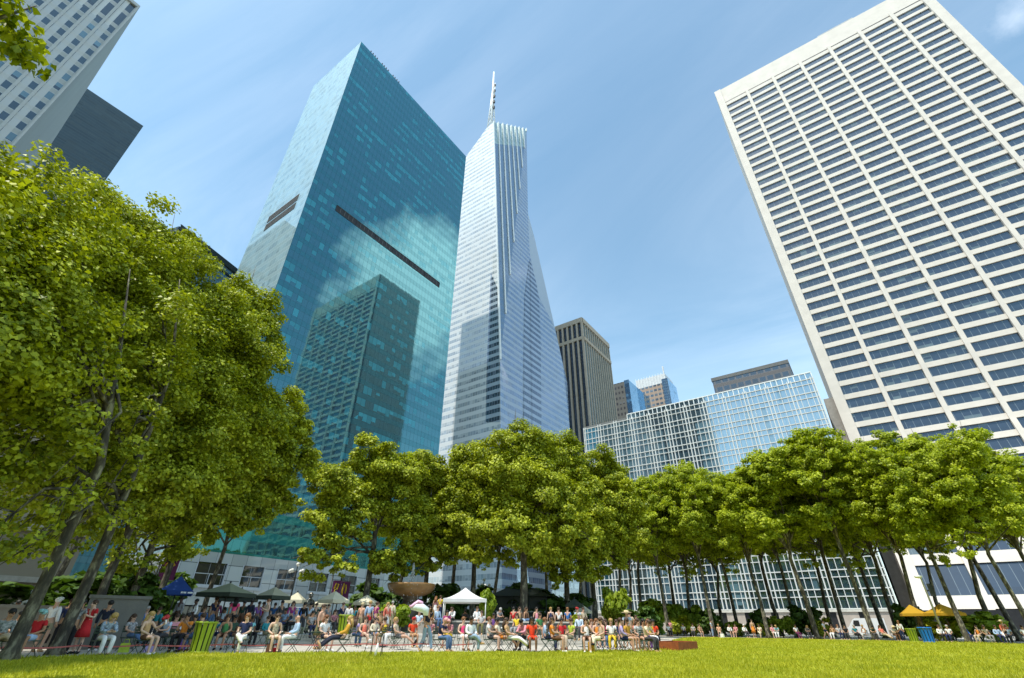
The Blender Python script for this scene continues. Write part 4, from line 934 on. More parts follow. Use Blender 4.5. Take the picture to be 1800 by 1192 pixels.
for i, (x, w_) in enumerate(((.28, .10), (.42, .14), (.60, .08), (.72, .16), (.92, .10))):
    mb = MB(); mb.box(x-w_/2, x+w_/2, -1.128, -1.116, 1.92, 2.0); mb.build('white_mark', wv, o)
# white marquee tent
tp = gp(815, 40.5, ZT2-.02); te = thing('marquee', 'white peaked pop-up tent behind the people on the wall', 'tent', tp, math.atan2(tp.y, tp.x)-math.pi/2)
mb = MB(); H0, H1_, R0 = 1.42, 2.22, 1.58; K_ = 6
prof = [(R0*(1-i/K_), H0+(H1_-H0)*(i/K_)**1.55) for i in range(K_+1)]
for i in range(K_):
    (ra, za), (rb, zb) = prof[i], prof[i+1]
    for s in range(4):
        c0_, s0_ = [(-1, -1), (1, -1), (1, 1), (-1, 1)][s], [(1, -1), (1, 1), (-1, 1), (-1, -1)][s]
        mb.quad((c0_[0]*ra, c0_[1]*ra, za), (s0_[0]*ra, s0_[1]*ra, za), (s0_[0]*max(rb, .01), s0_[1]*max(rb, .01), zb), (c0_[0]*max(rb, .01), c0_[1]*max(rb, .01), zb))
for s in range(4):
    c0_, s0_ = [(-1, -1), (1, -1), (1, 1), (-1, 1)][s], [(1, -1), (1, 1), (-1, 1), (-1, -1)][s]
    mb.quad((c0_[0]*R0, c0_[1]*R0, H0-.22), (s0_[0]*R0, s0_[1]*R0, H0-.22), (s0_[0]*R0, s0_[1]*R0, H0), (c0_[0]*R0, c0_[1]*R0, H0))
mb.build('canopy', cloth('white_canvas', (.8, .8, .8), .2), te)
for sx_, sy_ in ((-1, -1), (1, -1), (1, 1), (-1, 1)):
    mb = MB(); mb.tube([(sx_*1.52, sy_*1.52, 0), (sx_*1.52, sy_*1.52, H0)], .035, 6); mb.build('leg', M['white_metal'], te)
# slatted lime bins and a blue one
def slat_bin(lab, px, d, z, h, w, m, ns=12):
    p = gp(px, d, z); o = thing('slatted_bin', lab, 'litter bin', p, 0, 'slatted litter bins')
    mb = MB()
    for i in range(ns):
        a = 2*math.pi*i/ns; c_, s_ = math.cos(a), math.sin(a); wd_ = 2*math.pi/ns*.36
        prof = [(.40, .05), (.42, .45), (.47, .85), (.50, 1.), (.46, 1.02)]
        for j in range(len(prof)-1):
            q = []
            for (r, zz), sg in ((prof[j], -1), (prof[j], 1), (prof[j+1], 1), (prof[j+1], -1)): q.append((r*w*math.cos(a+sg*wd_), r*w*math.sin(a+sg*wd_), zz*h))
            mb.poly(q)
            mb.poly([(x*.95, y*.95, zz) for x, y, zz in q][::-1])
    mb.build('slats', m, o)
    mb = MB(); mb.lathe([(.33*w, .02), (.36*w, .6*h), (.40*w, .97*h), (.36*w, .97*h)], n=16); mb.build('liner', mat('bin_liner', (.03, .05, .02), .6), o)
    mb = MB(); mb.lathe([(.41*w, .02*h), (.44*w, .02*h), (.44*w, .10*h), (.41*w, .10*h)], n=20); mb.lathe([(.47*w, .95*h), (.515*w, .95*h), (.515*w, h), (.47*w, h)], n=20); mb.build('hoop', m, o)
    return o
limep = mat('lime_paint', (.26, .36, .015), .45, var=.15); bluep = mat('blue_paint', (.01, .16, .5), .4, var=.1)
slat_bin('tall lime green slatted bin on the lawn edge', 363, 23.2, 0, 1.0, .76, limep)
slat_bin('lime green slatted bin on the terrace behind seated people', 606, 33.6, ZT1, .98, .85, limep)
slat_bin('lime green slatted bin beside the blue bin', 1597, 58.5, 0, 1.0, .8, limep)
slat_bin('blue slatted bin at the far lawn edge', 1622, 57, 0, 1.1, 1.0, bluep)
# rust coloured box on the lawn
c_, a_, b_ = gp(1187, 26.6), gp(1143.5, 27.6), gp(1220, 28.6)
bo = thing('steel_box', 'low rust red steel box standing on the lawn corner', 'planter box', (c_.x, c_.y, .04))
ca, cb = Vector(a_-c_), Vector(b_-c_); rust = mat('rusty_steel', (.27, .075, .022), .8, var=.3, vs=4, bump=.2); 
def boxpar(mb, o_, u_, v_, z0, z1, inset=0):
    pts = [o_, o_+u_, o_+u_+v_, o_+v_]; sheet(mb, [xy(p) for p in pts], z0, z1)
mb = MB(); un, vn = ca.normalized(), cb.normalized()
for o_, u_, v_ in ((Vector((0, 0, 0)), ca, vn*.05), (cb-vn*.05, ca, vn*.05), (vn*.05, un*.05, cb-vn*.1), (ca-un*.05+vn*.05, un*.05, cb-vn*.1)): boxpar(mb, o_, u_, v_, 0, .34)
mb.build('side_plates', rust, bo)
mb = MB(); boxpar(mb, un*.05+vn*.05, ca-un*.1, cb-vn*.1, 0, .28); mb.build('lid', rust, bo)
mb = MB(); q = ca*.56-vn*.012; mb.tube([q+Vector((0, 0, .12))-un*.05, q-vn*.04+Vector((0, 0, .15)), q+un*.05+Vector((0, 0, .12))], .012, 5); mb.build('handle', M['dark_metal'], bo)
# bistro tables and chairs
greenm = mat('chair_green', (.035, .075, .05), .45, var=.2); woodm = mat('slat_wood', (.05, .08, .055), .5, var=.2)
def make_chair():
    o = thing('folding_chair', 'x', 'chair', (0, 0, 0), 0, 'green folding chairs on the gravel')
    mb = MB()
    for i in range(6): mb.box(-.2, .2, -.2+i*.068, -.145+i*.068, .44, .458)
    mb.box(-.2, -.185, -.2, .2, .425, .44); mb.box(.185, .2, -.2, .2, .425, .44); mb.build('seat', woodm, o)
    mb = MB()
    for z in (.66, .74, .82): mb.box(-.19, .19, .215+(z-.6)*.12, .23+(z-.6)*.12, z-.028, z+.028)
    for s in (-1, 1): mb.tube([(s*.19, .18, .44), (s*.19, .245, .86)], .011, 5)
    mb.build('backrest', woodm, o)
    for s in (-1, 1):
        mb = MB(); mb.tube([(s*.205, .22, 0), (s*.205, -.19, .44)], .011, 5); mb.build('leg', greenm, o)
        mb = MB(); mb.tube([(s*.185, -.22, 0), (s*.185, .18, .44)], .011, 5); mb.build('leg', greenm, o)
    return o
chair_proto = make_chair(); chair_used = [False]
def chair(p, rz, lab):
    if not chair_used[0]:
        chair_used[0] = True; chair_proto.location = p; chair_proto.rotation_euler = (0, 0, rz); chair_proto['label'] = lab; return chair_proto
    return dup(chair_proto, p, rz, lab)
def make_table(lab, px, d, z=0., h=.72, w=.55, tilt=0, m=greenm):
    o = thing('bistro_table', lab, 'table', gp(px, d, z), .3+px*.01, 'small green bistro tables')
    mb = MB(); mb.box(-w/2, w/2, -w/2, w/2, h-.025, h, M=Matrix.Translation((0, 0, h))@Matrix.Rotation(tilt, 4, 'X')@Matrix.Translation((0, 0, -h))); mb.build('table_top', m, o)
    for s in (-1, 1):
        for k in (-1, 1):
            mb = MB(); mb.tube([(s*w*.42, -k*w*.45, 0), (s*w*.42, k*w*.4, h-.03)], .012, 5); mb.build('leg', M['dark_metal'], o)
    return o
make_table('small dark table standing alone on the lawn edge', 668, 19.6, .04, .74, .42, 0)
make_table('green table between the reclining pair left of the fountain', 558, 23.6, 0, .7, .5)
make_table('green table behind the walking person', 705, 26.2, 0, .7, .6)
make_table('green table in front of the person in the orange red dress', 905, 24.6, 0, .7, .5)
make_table('green table in the seated crowd beside the rust box', 1082, 25.5, 0, .7, .5)
make_table('dark table among the shaded crowd at the left', 318, 27.5, 0, .7, .55)
mb = MB(); p = gp(666, 19.3); mb.tube([(0, 0, 0), (.05, .03, .36)], [.045, .03], 8); mb.ball((.05, .03, .37), .03, 6); o = mb.build('white_post', mat('white_plastic', (.8, .8, .78), .4)); o.location = (p.x, p.y, .04); tag(o, 'short white stake in the grass below the lone table', 'stake')
# barrier tape round the lawn
pts = [gr(x, y) for x, y in ((-60, 1161), (0, 1158.5), (130, 1154), (245, 1151.5), (395, 1149.5), (490, 1148.5), (640, 1147.5), (740, 1147), (830, 1147))]
tpo = thing('lawn_tape', 'pink red barrier tape strung low along the lawn edge', 'barrier tape', pts[0])
mb = MB()
for i in range(len(pts)-1):
    for j in range(4):
        a, b = pts[i].lerp(pts[i+1], j/4), pts[i].lerp(pts[i+1], (j+1)/4); za, zb = [.3-.05*math.sin(math.pi*(j+k)/4) for k in (0, 1)]
        a, b = a-pts[0], b-pts[0]
        mb.quad((a.x, a.y, za-.02), (b.x, b.y, zb-.02), (b.x, b.y, zb+.02), (a.x, a.y, za+.02))
mb.build('tape', mat('tape_pink', (.55, .13, .11), .5, var=.2), tpo)
for i, p in enumerate(pts[1:]):
    mb = MB(); q = p-pts[0]; mb.tube([(q.x, q.y, 0), (q.x+.08, q.y+.03, .38)], .014, 6); mb.build('stake', M['dark_metal'], tpo)
# lamps, banners, statue, kiosk, stair rail
def globe_lamp(lab, px, d, z, h, globes=5):
    o = thing('globe_lamp', lab, 'street lamp', gp(px, d, z)); mb = MB()
    mb.lathe([(.22, 0), (.22, .4), (.12, .6), (.08, 1.), (.06, h-1.4), (.09, h-1.3), (.05, h-1.1), (.04, h-.3)], n=10)
    gl = []
    for i in range(globes-1):
        a = i*math.pi*2/(globes-1)+.4; e = (math.cos(a)*.62, math.sin(a)*.62)
        mb.tube([(0, 0, h-1.2), (e[0]*.6, e[1]*.6, h-1.25), (e[0], e[1], h-1.0), (e[0], e[1], h-.85)], .028, 5); gl.append((e[0], e[1], h-.68))
    gl.append((0, 0, h-.15)); mb.build('post', M['dark_metal'], o)
    gm = mat('milk_glass', (.75, .76, .72), .25, var=.03)
    for g in gl:
        mb = MB(); mb.ball(g, .17, 10); mb.build('globe', gm, o)
globe_lamp('five-globe black lamp post before the grey tower base', 500, 50, ZT1, 5.2)
globe_lamp('globe lamp post half hidden right of the white tent', 848, 58, ZT2, 4.2)
sl_ = thing('street_lamp', 'leaning grey street lamp with a white head and a dark signal box', 'street lamp', gp(1652, 61)); mb = MB()
mb.tube([(0, 0, 0), (0, 0, 4.9), (-.1, -.1, 5.05)], [.1, .07, .05], 8); mb.build('post', M['grey_stone'], sl_)
mb = MB(); mb.ball((-.15, -.1, 5.1), .28, 8, 0, (1.2, 1, .55)); mb.build('lamp_head', M['white_metal'], sl_)
mb = MB(); mb.box(.2, .55, -.3, .05, 3.5, 4.5); mb.box(.05, .2, -.1, 0, 3.9, 4.0); mb.build('signal_box', M['dark_metal'], sl_)
st = thing('street_lamp', 'white curved street light behind the beige parasol', 'street lamp', gp(1013, 66)); mb = MB()
mb.tube([(0, 0, 0), (0, 0, 3.6), (-.3, 0, 4.1), (-1.2, 0, 4.4)], [.09, .07, .06, .05], 8); mb.build('post', M['white_metal'], st)
mb = MB(); mb.ball((-1.35, 0, 4.38), .2, 8, 0, (1.6, 1, .5)); mb.build('lamp_head', M['white_metal'], st)
purple, gold = mat('banner_purple', (.13, .015, .09), .7), mat('banner_gold', (.62, .42, .03), .7)
def banner(lab, px, d, z0, z1, w, strokes):
    p = gp(px, d, ZT1); o = thing('banner', lab, 'banner', p, math.atan2(p.y, p.x)-math.pi/2)
    mb = MB(); mb.tube([(-w/2-.12, .05, 0), (-w/2-.12, .05, z1+.5)], .05, 6); mb.tube([(-w/2-.12, .05, z1+.05), (w/2, .05, z1+.05)], .025, 5); mb.tube([(-w/2-.12, .05, z0-.05), (w/2, .05, z0-.05)], .025, 5); mb.build('post', M['dark_metal'], o)
    mb = MB(); mb.box(-w/2, w/2, .03, .06, z0, z1); mb.build('cloth', purple, o)
    for s in strokes:
        mb = MB(); mb.tube([(x*w, .02, z0+(z1-z0)*y) for x, y in s], .07, 5); mb.build('gold_mark', gold, o)
banner('purple banner with curved yellow mark, left of the pair', 579.5, 48, 2.3, 3.75, .72, [[(-.25, .55), (-.05, .85), (.2, .8), (.1, .55), (-.1, .5), (-.2, .3)]])
banner('purple banner with straight yellow mark, right of the pair', 596, 48.3, 2.2, 3.7, .72, [[(-.25, .12), (-.3, .5), (-.22, .92)], [(.05, .4), (.1, .65), (.02, .85)]])
banner('purple and orange banner hanging in the shade above the blue parasol', 262, 38, 2.7, 4.1, .85, [[(-.25, .55), (0, .85), (.25, .6), (0, .5)]])
so_ = thing('statue', 'dark bronze bust with sunlit white head on a stone pedestal', 'statue', gp(536, 45, ZT1)); mb = MB()
mb.lathe([(.42, 0), (.42, .15), (.33, .2), (.33, 1.25), (.42, 1.3), (.42, 1.42)], n=4, smooth=False); mb.build('pedestal', M['grey_stone'], so_)
mb = MB(); mb.lathe([(.3, 1.42), (.42, 1.6), (.45, 1.85), (.33, 2.1), (.12, 2.22), (.1, 2.3)], n=14); mb.ball((.02, 0, 2.45), .19, 10, 0, (1, 1, 1.2)); mb.ball((-.35, -.15, 1.75), .15, 8, 0, (1, 1, 1.5)); mb.ball((.35, -.15, 1.75), .15, 8, 0, (1, 1, 1.5))
mb.build('figure', mat('polished_bronze', (.20, .19, .17), .25, metal=.7, var=.4, vs=4), so_)
kp = gp(915, 54, ZT2); ko = thing('kiosk', 'dark green food kiosk with a hipped roof under the trees', 'kiosk', kp, math.atan2(kp.y, kp.x)-math.pi/2); kg = mat('kiosk_green', (.02, .028, .024), .6)
mb = MB(); mb.box(-2.7, 2.7, 0, 4, 0, .9); mb.box(-2.7, 2.7, .4, 4, .9, 2.3); mb.build('wall', kg, ko)
mb = MB(); mb.add([(-3.2, -.6, 2.3), (3.2, -.6, 2.3), (3.2, 4.6, 2.3), (-3.2, 4.6, 2.3), (-1.4, 2, 3.2), (1.4, 2, 3.2)], [(0, 1, 5, 4), (1, 2, 5), (2, 3, 4, 5), (3, 0, 4), (3, 2, 1, 0)]); mb.build('roof', kg, ko)
mb = MB(); mb.box(-2.5, 2.5, -.15, 0, .9, 1.0); mb.build('counter', M['grey_stone'], ko)
for i in range(4):
    mb = MB(); mb.tube([(-2.6+i*1.73, -.4, 0), (-2.6+i*1.73, -.4, 2.3)], .05, 6); mb.build('post', M['dark_metal'], ko)
hr = thing('handrail', 'dark iron handrail rising toward the fountain', 'handrail', gp(640, 35, ZT1)); mb = MB(); q = gp(694, 44, 0)-gp(640, 35, 0)
mb.tube([(0, 0, .9), (q.x, q.y, 1.75)], .03, 5); mb.tube([(0, 0, .5), (q.x, q.y, 1.35)], .02, 5)
mb.build('rail', M['dark_metal'], hr)
for f in (0, .33, .66, 1):
    mb = MB(); mb.tube([(q.x*f, q.y*f, 0), (q.x*f, q.y*f, .95+.85*f)], .028, 5); mb.build('baluster', M['dark_metal'], hr)
nbp = gp(521, 42, ZT1); no_ = thing('notice_board', 'blue notice board behind the standing crowd', 'notice board', nbp, math.atan2(nbp.y, nbp.x)-math.pi/2)
mb = MB(); mb.box(-.5, .5, 0, .05, .75, 1.5); mb.build('panel', mat('blue_panel', (.03, .14, .5), .4), no_)
mb = MB(); mb.box(-.55, .55, -.01, .06, 1.5, 1.56); mb.build('frame', M['white_metal'], no_)
for s in (-1, 1):
    mb = MB(); mb.tube([(s*.5, .03, 0), (s*.5, .03, 1.5)], .03, 6); mb.build('leg', M['dark_metal'], no_)
# parked white van on the cross street
vp = onY(1522, 1098, 103.); vo = thing('parked_van', 'white van parked on the street below the gridded office', 'van', (vp.x, 103, -.12)); wp = mat('white_paint', (.75, .76, .77), .3, var=.03)
mb = MB(); pf = [(-2.6, .45), (-2.6, 1.2), (-2.3, 1.35), (-1.6, 2.3), (-1.2, 2.5), (2.6, 2.5), (2.65, .45)]
for i in range(len(pf)):
    a, b = pf[i], pf[(i+1) % len(pf)]; mb.quad((a[0], -.95, a[1]), (a[0], .95, a[1]), (b[0], .95, b[1]), (b[0], -.95, b[1]))
mb.poly([(x, -.95, z) for x, z in pf]); mb.poly([(x, .95, z) for x, z in pf][::-1]); mb.build('body', wp, vo)
for x in (-1.6, 1.7):
    for y in (-.9, .9):
        o = MB(); 
        for k in range(14): pass
        o.tube([(x, y-.1, .36), (x, y+.1, .36)], .36, 14); w_ = o.build('wheel', M['dark_void'], vo)
        o = MB(); o.tube([(x, y-.115, .36), (x, y+.115, .36)], .18, 10); o.build('rim', M['grey_stone'], w_)
mb = MB(); mb.poly([(-1.75, -.956, 1.4), (-.75, -.956, 1.4), (-.75, -.956, 2.2), (-1.45, -.956, 2.2)]); mb.build('side_window', M['dark_void'], vo)
mb = MB(); mb.box(-2.66, -2.6, -.8, .8, .45, .7); mb.build('bumper', M['dark_metal'], vo)
# ================================================================== people
def skin(name, verts, edges, rad, root, lev=1):
    me = bpy.data.meshes.new('tmp'); me.from_pydata([Vector(v) for v in verts], edges, [])
    import bmesh
    bm = bmesh.new(); bm.from_mesh(me); ly = bm.verts.layers.skin.verify(); bm.verts.ensure_lookup_table()
    for i, v in enumerate(bm.verts):
        r = rad[i]; v[ly].radius = r if hasattr(r, '__len__') else (r, r); v[ly].use_root = (i == root)
    bm.to_mesh(me); bm.free()
    o = bpy.data.objects.new('tmp', me); COL.objects.link(o)
    md = o.modifiers.new('s', 'SKIN'); md.branch_smoothing = .6; md.use_smooth_shade = True
    sb = o.modifiers.new('d', 'SUBSURF'); sb.levels = lev; sb.render_levels = lev
    dg = bpy.context.evaluated_depsgraph_get(); dg.update()
    out = bpy.data.meshes.new_from_object(o.evaluated_get(dg)); out.name = name
    bpy.data.objects.remove(o); bpy.data.meshes.remove(me)
    return out
def append_mb(me, mb, mi):
    n0 = len(me.vertices); V = [tuple(v.co) for v in me.vertices]; F = [tuple(p.vertices) for p in me.polygons]; MI = [p.material_index for p in me.polygons]
    out = bpy.data.meshes.new(me.name); out.from_pydata(V+mb.v, [], F+[tuple(i+n0 for i in f) for f in mb.f])
    out.polygons.foreach_set('material_index', MI+[mi if m == 0 else m for m in mb.m]); out.polygons.foreach_set('use_smooth', [True]*len(out.polygons)); out.update(); return out
def mirror(p): return (-p[0], p[1], p[2])
POSES = {}
def P_(k, **j): POSES[k] = j
P_('stand', pel=(0, 0, .95), wai=(0, 0, 1.1), che=(0, 0, 1.30), nek=(0, .01, 1.47), hed=(0, -.02, 1.60), top=(0, -.01, 1.67),
   shL=(.17, 0, 1.40), elL=(.22, .03, 1.13), wrL=(.23, -.05, .90), hnL=(.23, -.08, .82), shR=(-.17, 0, 1.40), elR=(-.22, .03, 1.13), wrR=(-.23, -.05, .9), hnR=(-.23, -.08, .82),
   hiL=(.09, 0, .90), knL=(.10, -.02, .50), anL=(.10, .02, .09), toL=(.12, -.13, .035), hiR=(-.09, 0, .9), knR=(-.10, -.02, .5), anR=(-.1, .02, .09), toR=(-.12, -.13, .035))
def derive(k, base, **ch): d = dict(POSES[base]); d.update(ch); POSES[k] = d
derive('phone', 'stand', elL=(.21, -.03, 1.13), wrL=(.08, -.26, 1.2), hnL=(.05, -.31, 1.25), elR=(-.21, -.03, 1.13), wrR=(-.07, -.24, 1.14), hnR=(-.03, -.3, 1.17), hed=(0, -.05, 1.59))
derive('walk', 'stand', elL=(.22, .10, 1.14), wrL=(.22, .08, .92), hnL=(.22, .05, .84), elR=(-.22, -.05, 1.14), wrR=(-.2, -.2, .95), hnR=(-.2, -.26, .89),
       knL=(.09, -.20, .52), anL=(.09, -.30, .11), toL=(.1, -.45, .06), knR=(-.09, .02, .5), anR=(-.09, .30, .15), toR=(-.1, .18, .035), hed=(0, -.05, 1.59))
derive('carry', 'walk', elL=(.26, -.05, 1.22), wrL=(.16, -.2, 1.42), hnL=(.1, -.2, 1.5))
P_('sit', pel=(0, .02, .53), wai=(0, .05, .68), che=(0, .06, .88), nek=(0, .05, 1.05), hed=(0, .01, 1.18), top=(0, .02, 1.25),
   shL=(.17, .05, .98), elL=(.23, .03, .73), wrL=(.14, -.2, .64), hnL=(.10, -.27, .63), shR=(-.17, .05, .98), elR=(-.23, .03, .73), wrR=(-.14, -.2, .64), hnR=(-.1, -.27, .63),
   hiL=(.10, 0, .53), knL=(.13, -.43, .54), anL=(.12, -.42, .10), toL=(.13, -.57, .04), hiR=(-.1, 0, .53), knR=(-.13, -.43, .54), anR=(-.12, -.42, .1), toR=(-.13, -.57, .04))
derive('read', 'sit', wai=(0, .02, .68), che=(0, -.06, .87), nek=(0, -.13, 1.02), hed=(0, -.21, 1.11), top=(0, -.24, 1.18), shL=(.17, -.08, .96), shR=(-.17, -.08, .96), elL=(.22, -.22, .72), elR=(-.22, -.22, .72), wrL=(.08, -.42, .70), wrR=(-.08, -.42, .70), hnL=(.04, -.48, .72), hnR=(-.04, -.48, .72))
derive('cross', 'sit', knR=(-.04, -.42, .62), anR=(.20, -.50, .36), toR=(.27, -.62, .33))
derive('eat', 'sit', elL=(.23, -.05, .78), wrL=(.08, -.22, .98), hnL=(.04, -.24, 1.05), elR=(-.22, -.04, .74), wrR=(-.1, -.25, .72), hnR=(-.05, -.3, .74))
derive('show', 'sit', elL=(.24, -.1, .80), wrL=(.26, -.32, .90), hnL=(.26, -.39, .94), wrR=(-.08, -.25, .60), hnR=(-.03, -.3, .58), toL=(.1, -.57, .04))
derive('recline', 'sit', pel=(0, -.02, .52), wai=(0, .05, .66), che=(0, .14, .85), nek=(0, .17, 1.02), hed=(0, .14, 1.14), top=(0, .15, 1.21), shL=(.17, .15, .95), shR=(-.17, .15, .95), elL=(.23, .06, .72), elR=(-.23, .06, .72), knL=(.11, -.44, .50), anL=(.09, -.80, .22), toL=(.1, -.88, .33), knR=(-.10, -.45, .53), anR=(-.05, -.84, .27), toR=(-.05, -.92, .38))
derive('ledge', 'sit', wrL=(.27, .02, .55), hnL=(.28, -.04, .50), wrR=(-.27, .02, .55), hnR=(-.28, -.04, .5), anL=(.12, -.36, .10), anR=(-.13, -.36, .1), toL=(.12, -.5, .03), toR=(-.13, -.5, .03))
RB = dict(pel=.125, wai=.105, che=.125, nek=.052, hed=.092, top=.07, shL=.06, elL=.042, wrL=.03, hnL=.032, hiL=.088, knL=.058, anL=.04, toL=.035)
def rad(j): return RB.get(j, RB.get(j[:-1]+'L', .05))
def chain(pose, js, es, grow=0., over=None):
    v = [pose[j] for j in js]; r = [(over or {}).get(j, rad(j))+grow for j in js]
    return v, [(js.index(a), js.index(b)) for a, b in es], r
BODY_J = ['pel', 'wai', 'che', 'nek', 'hed', 'top']+[a+s for s in 'LR' for a in ('sh', 'el', 'wr', 'hn', 'hi', 'kn', 'an', 'to')]
BODY_E = [('pel', 'wai'), ('wai', 'che'), ('che', 'nek'), ('nek', 'hed'), ('hed', 'top')]+[e for s in 'LR' for e in (('che', 'sh'+s), ('sh'+s, 'el'+s), ('el'+s, 'wr'+s), ('wr'+s, 'hn'+s), ('pel', 'hi'+s), ('hi'+s, 'kn'+s), ('kn'+s, 'an'+s), ('an'+s, 'to'+s))]
def lerp3(a, b, f): return tuple(a[i]+(b[i]-a[i])*f for i in range(3))
MESH = {}
def body_mesh(pk):
    if ('b', pk) in MESH: return MESH['b', pk]
    p = POSES[pk]; v, e, r = chain(p, BODY_J, BODY_E)
    me = skin('body', v, e, r, 0)
    mb = MB(); h = Vector(p['hed']); up = (Vector(p['top'])-h).normalized()
    fw = Vector((0, -1, 0)); fw = (fw-up*fw.dot(up)).normalized()
    mb.ball(h+fw*.095-up*.015, .017, 6, 0, (1, 1, 1.5))                       # nose
    for s in (-1, 1): mb.ball(h+Vector((s*.088, .01, 0)), .022, 6, 0, (.5, 1, 1.3))   # ears
    mb.ball(h+fw*.06-up*.07, .045, 6, 0, (1, .9, .8))                          # chin
    for s in 'LR':                                                            # fingers rooted in the palm
        w, k = Vector(p['wr'+s]), Vector(p['hn'+s]); d = (k-w).normalized(); sd = d.cross(Vector((0, 1, .3))).normalized(); nn = d.cross(sd)
        for i, ln in enumerate((.062, .075, .07, .052)):
            a = k+sd*((i-1.5)*.017); mb.tube([a-d*.01, a+d*ln*.6+nn*.006, a+d*ln+nn*.02], [.009, .008, .006], 5)
        mb.tube([w.lerp(k, .5)+sd*.025, k+sd*.05, k+sd*.05+d*.03], [.011, .010, .007], 5)
    me = append_mb(me, mb, 0)
    mb = MB()
    for s in (-1, 1): mb.ball(h+fw*.088+Vector((s*.034, 0, 0))+up*.012, .012, 5)
    mb.ball(h+fw*.092-up*.05, .016, 5, 0, (1.5, .6, .4))
    me = append_mb(me, mb, 1); me.materials.append(skinm('light')); me.materials.append(M['eye']); MESH['b', pk] = me; return me
def top_mesh(pk, sl):
    if ('t', pk, sl) in MESH: return MESH['t', pk, sl]
    p = dict(POSES[pk]); p['hem'] = lerp3(p['wai'], p['pel'], .75); js = ['hem', 'wai', 'che', 'cl']; p['cl'] = lerp3(p['che'], p['nek'], .72); es = [('hem', 'wai'), ('wai', 'che'), ('che', 'cl')]
    ov = {'hem': .122, 'cl': .055}
    for s in 'LR':
        if sl == 'none': continue
        js.append('sh'+s); es.append(('che', 'sh'+s)); ov['sh'+s] = .062
        p['se'+s] = lerp3(p['sh'+s], p['el'+s], .62) if sl == 'short' else p['el'+s]; js.append('se'+s); es.append(('sh'+s, 'se'+s)); ov['se'+s] = .05
        if sl == 'long': p['sw'+s] = lerp3(p['el'+s], p['wr'+s], .9); js.append('sw'+s); es.append(('se'+s, 'sw'+s)); ov['sw'+s] = .04
    v, e, r = chain(p, js, es, .014, ov); me = skin('top', v, e, r, 0); me.materials.append(M['eye']); MESH['t', pk, sl] = me; return me
def bot_mesh(pk, kind):
    if ('o', pk, kind) in MESH: return MESH['o', pk, kind]
    p = dict(POSES[pk]); sit = p['pel'][2] < .7
    if kind in ('skirt', 'dress') and not sit:
        z1, z0 = p['pel'][2]+.12, .52; mb = MB(); mb.lathe([(.125, z1), (.15, z1-.15), (.19, (z0+z1)/2-.05), (.24, z0), (.2, z0+.02)], n=16); me = mb.mesh('skirt', [M['eye']])
    else:
        js = ['wb', 'pel']; p['wb'] = lerp3(p['pel'], p['wai'], .55); es = [('wb', 'pel')]; ov = {'wb': .112}
        for s in 'LR':
            js.append('hi'+s); es.append(('pel', 'hi'+s))
            if kind == 'trousers':
                js += ['kn'+s, 'an'+s]; es += [('hi'+s, 'kn'+s), ('kn'+s, 'an'+s)]; ov['an'+s] = .05; ov['kn'+s] = .066
            else:
                f = .6 if kind == 'shorts' else .92; p['kk'+s] = lerp3(p['hi'+s], p['kn'+s], f); js.append('kk'+s); es.append(('hi'+s, 'kk'+s)); ov['kk'+s] = .078 if kind == 'shorts' else .10
        v, e, r = chain(p, js, es, .013, ov); me = skin(kind, v, e, r, 1); me.materials.append(M['eye'])
    MESH['o', pk, kind] = me; return me
def hair_mesh(pk, kind):
    if ('h', pk, kind) in MESH: return MESH['h', pk, kind]
    p = POSES[pk]; h = Vector(p['hed']); up = (Vector(p['top'])-h).normalized(); n = Vector(p['nek'])
    bk = Vector((0, 1, 0)); bk = (bk-up*bk.dot(up)).normalized(); mb = MB()
    mb.ball(h+up*.045+bk*.018, .112, 12, 0, (.95, 1.02, .88))
    if kind == 'long':
        for s in (-1, 0, 1): mb.tube([h+bk*.07+Vector((s*.05, 0, .03)), n+bk*.10+Vector((s*.06, 0, -.02)), n+bk*.12+Vector((s*.07, 0, -.2))], [.065, .06, .03], 7)
    elif kind == 'bob':
        for s in (-1, 1): mb.tube([h+Vector((s*.07, .02, .03)), h+Vector((s*.085, .03, -.09))], [.045, .035], 6)
        mb.ball(h+bk*.06-up*.04, .085, 8)
    elif kind == 'bun': mb.ball(h+up*.1+bk*.09, .05, 8)
    elif kind == 'cap':
        mb.tube([h+up*.07-bk*.08, h+up*.06-bk*.2], [.07, .05], 8)
    elif kind == 'hat':
        mb.lathe([(.05, .14), (.11, .13), (.13, .05), (.30, .03), (.30, .02), (.12, .03)], (h.x, h.y, h.z), 16)
    me = mb.mesh('hair', [M['eye']]); MESH['h', pk, kind] = me; return me
def shoe_mesh(pk, s):
    if ('s', pk, s) in MESH: return MESH['s', pk, s]
    p = POSES[pk]; a, b = Vector(p['an'+s]), Vector(p['to'+s]); mb = MB(); d = (b-a)
    mb.tube([a-d*.35+Vector((0, 0, -.035)), a+Vector((0, 0, -.03)), a.lerp(b, .6)+Vector((0, 0, -.005)), b+d*.25], [.035, .048, .046, .025], 8)
    me = mb.mesh('shoe', [M['eye']]); MESH['s', pk, s] = me; return me
M['eye'] = mat('dark_brown', (.03, .02, .015), .4)
SK = dict(light=(.55, .33, .23), fair=(.64, .42, .31), tan=(.42, .23, .13), brown=(.20, .10, .055), dark=(.09, .045, .03))
skc = {}
def skinm(k):
    if k not in skc: skc[k] = mat('skin_'+k, SK[k], .55, var=.08, vs=8)
    return skc[k]
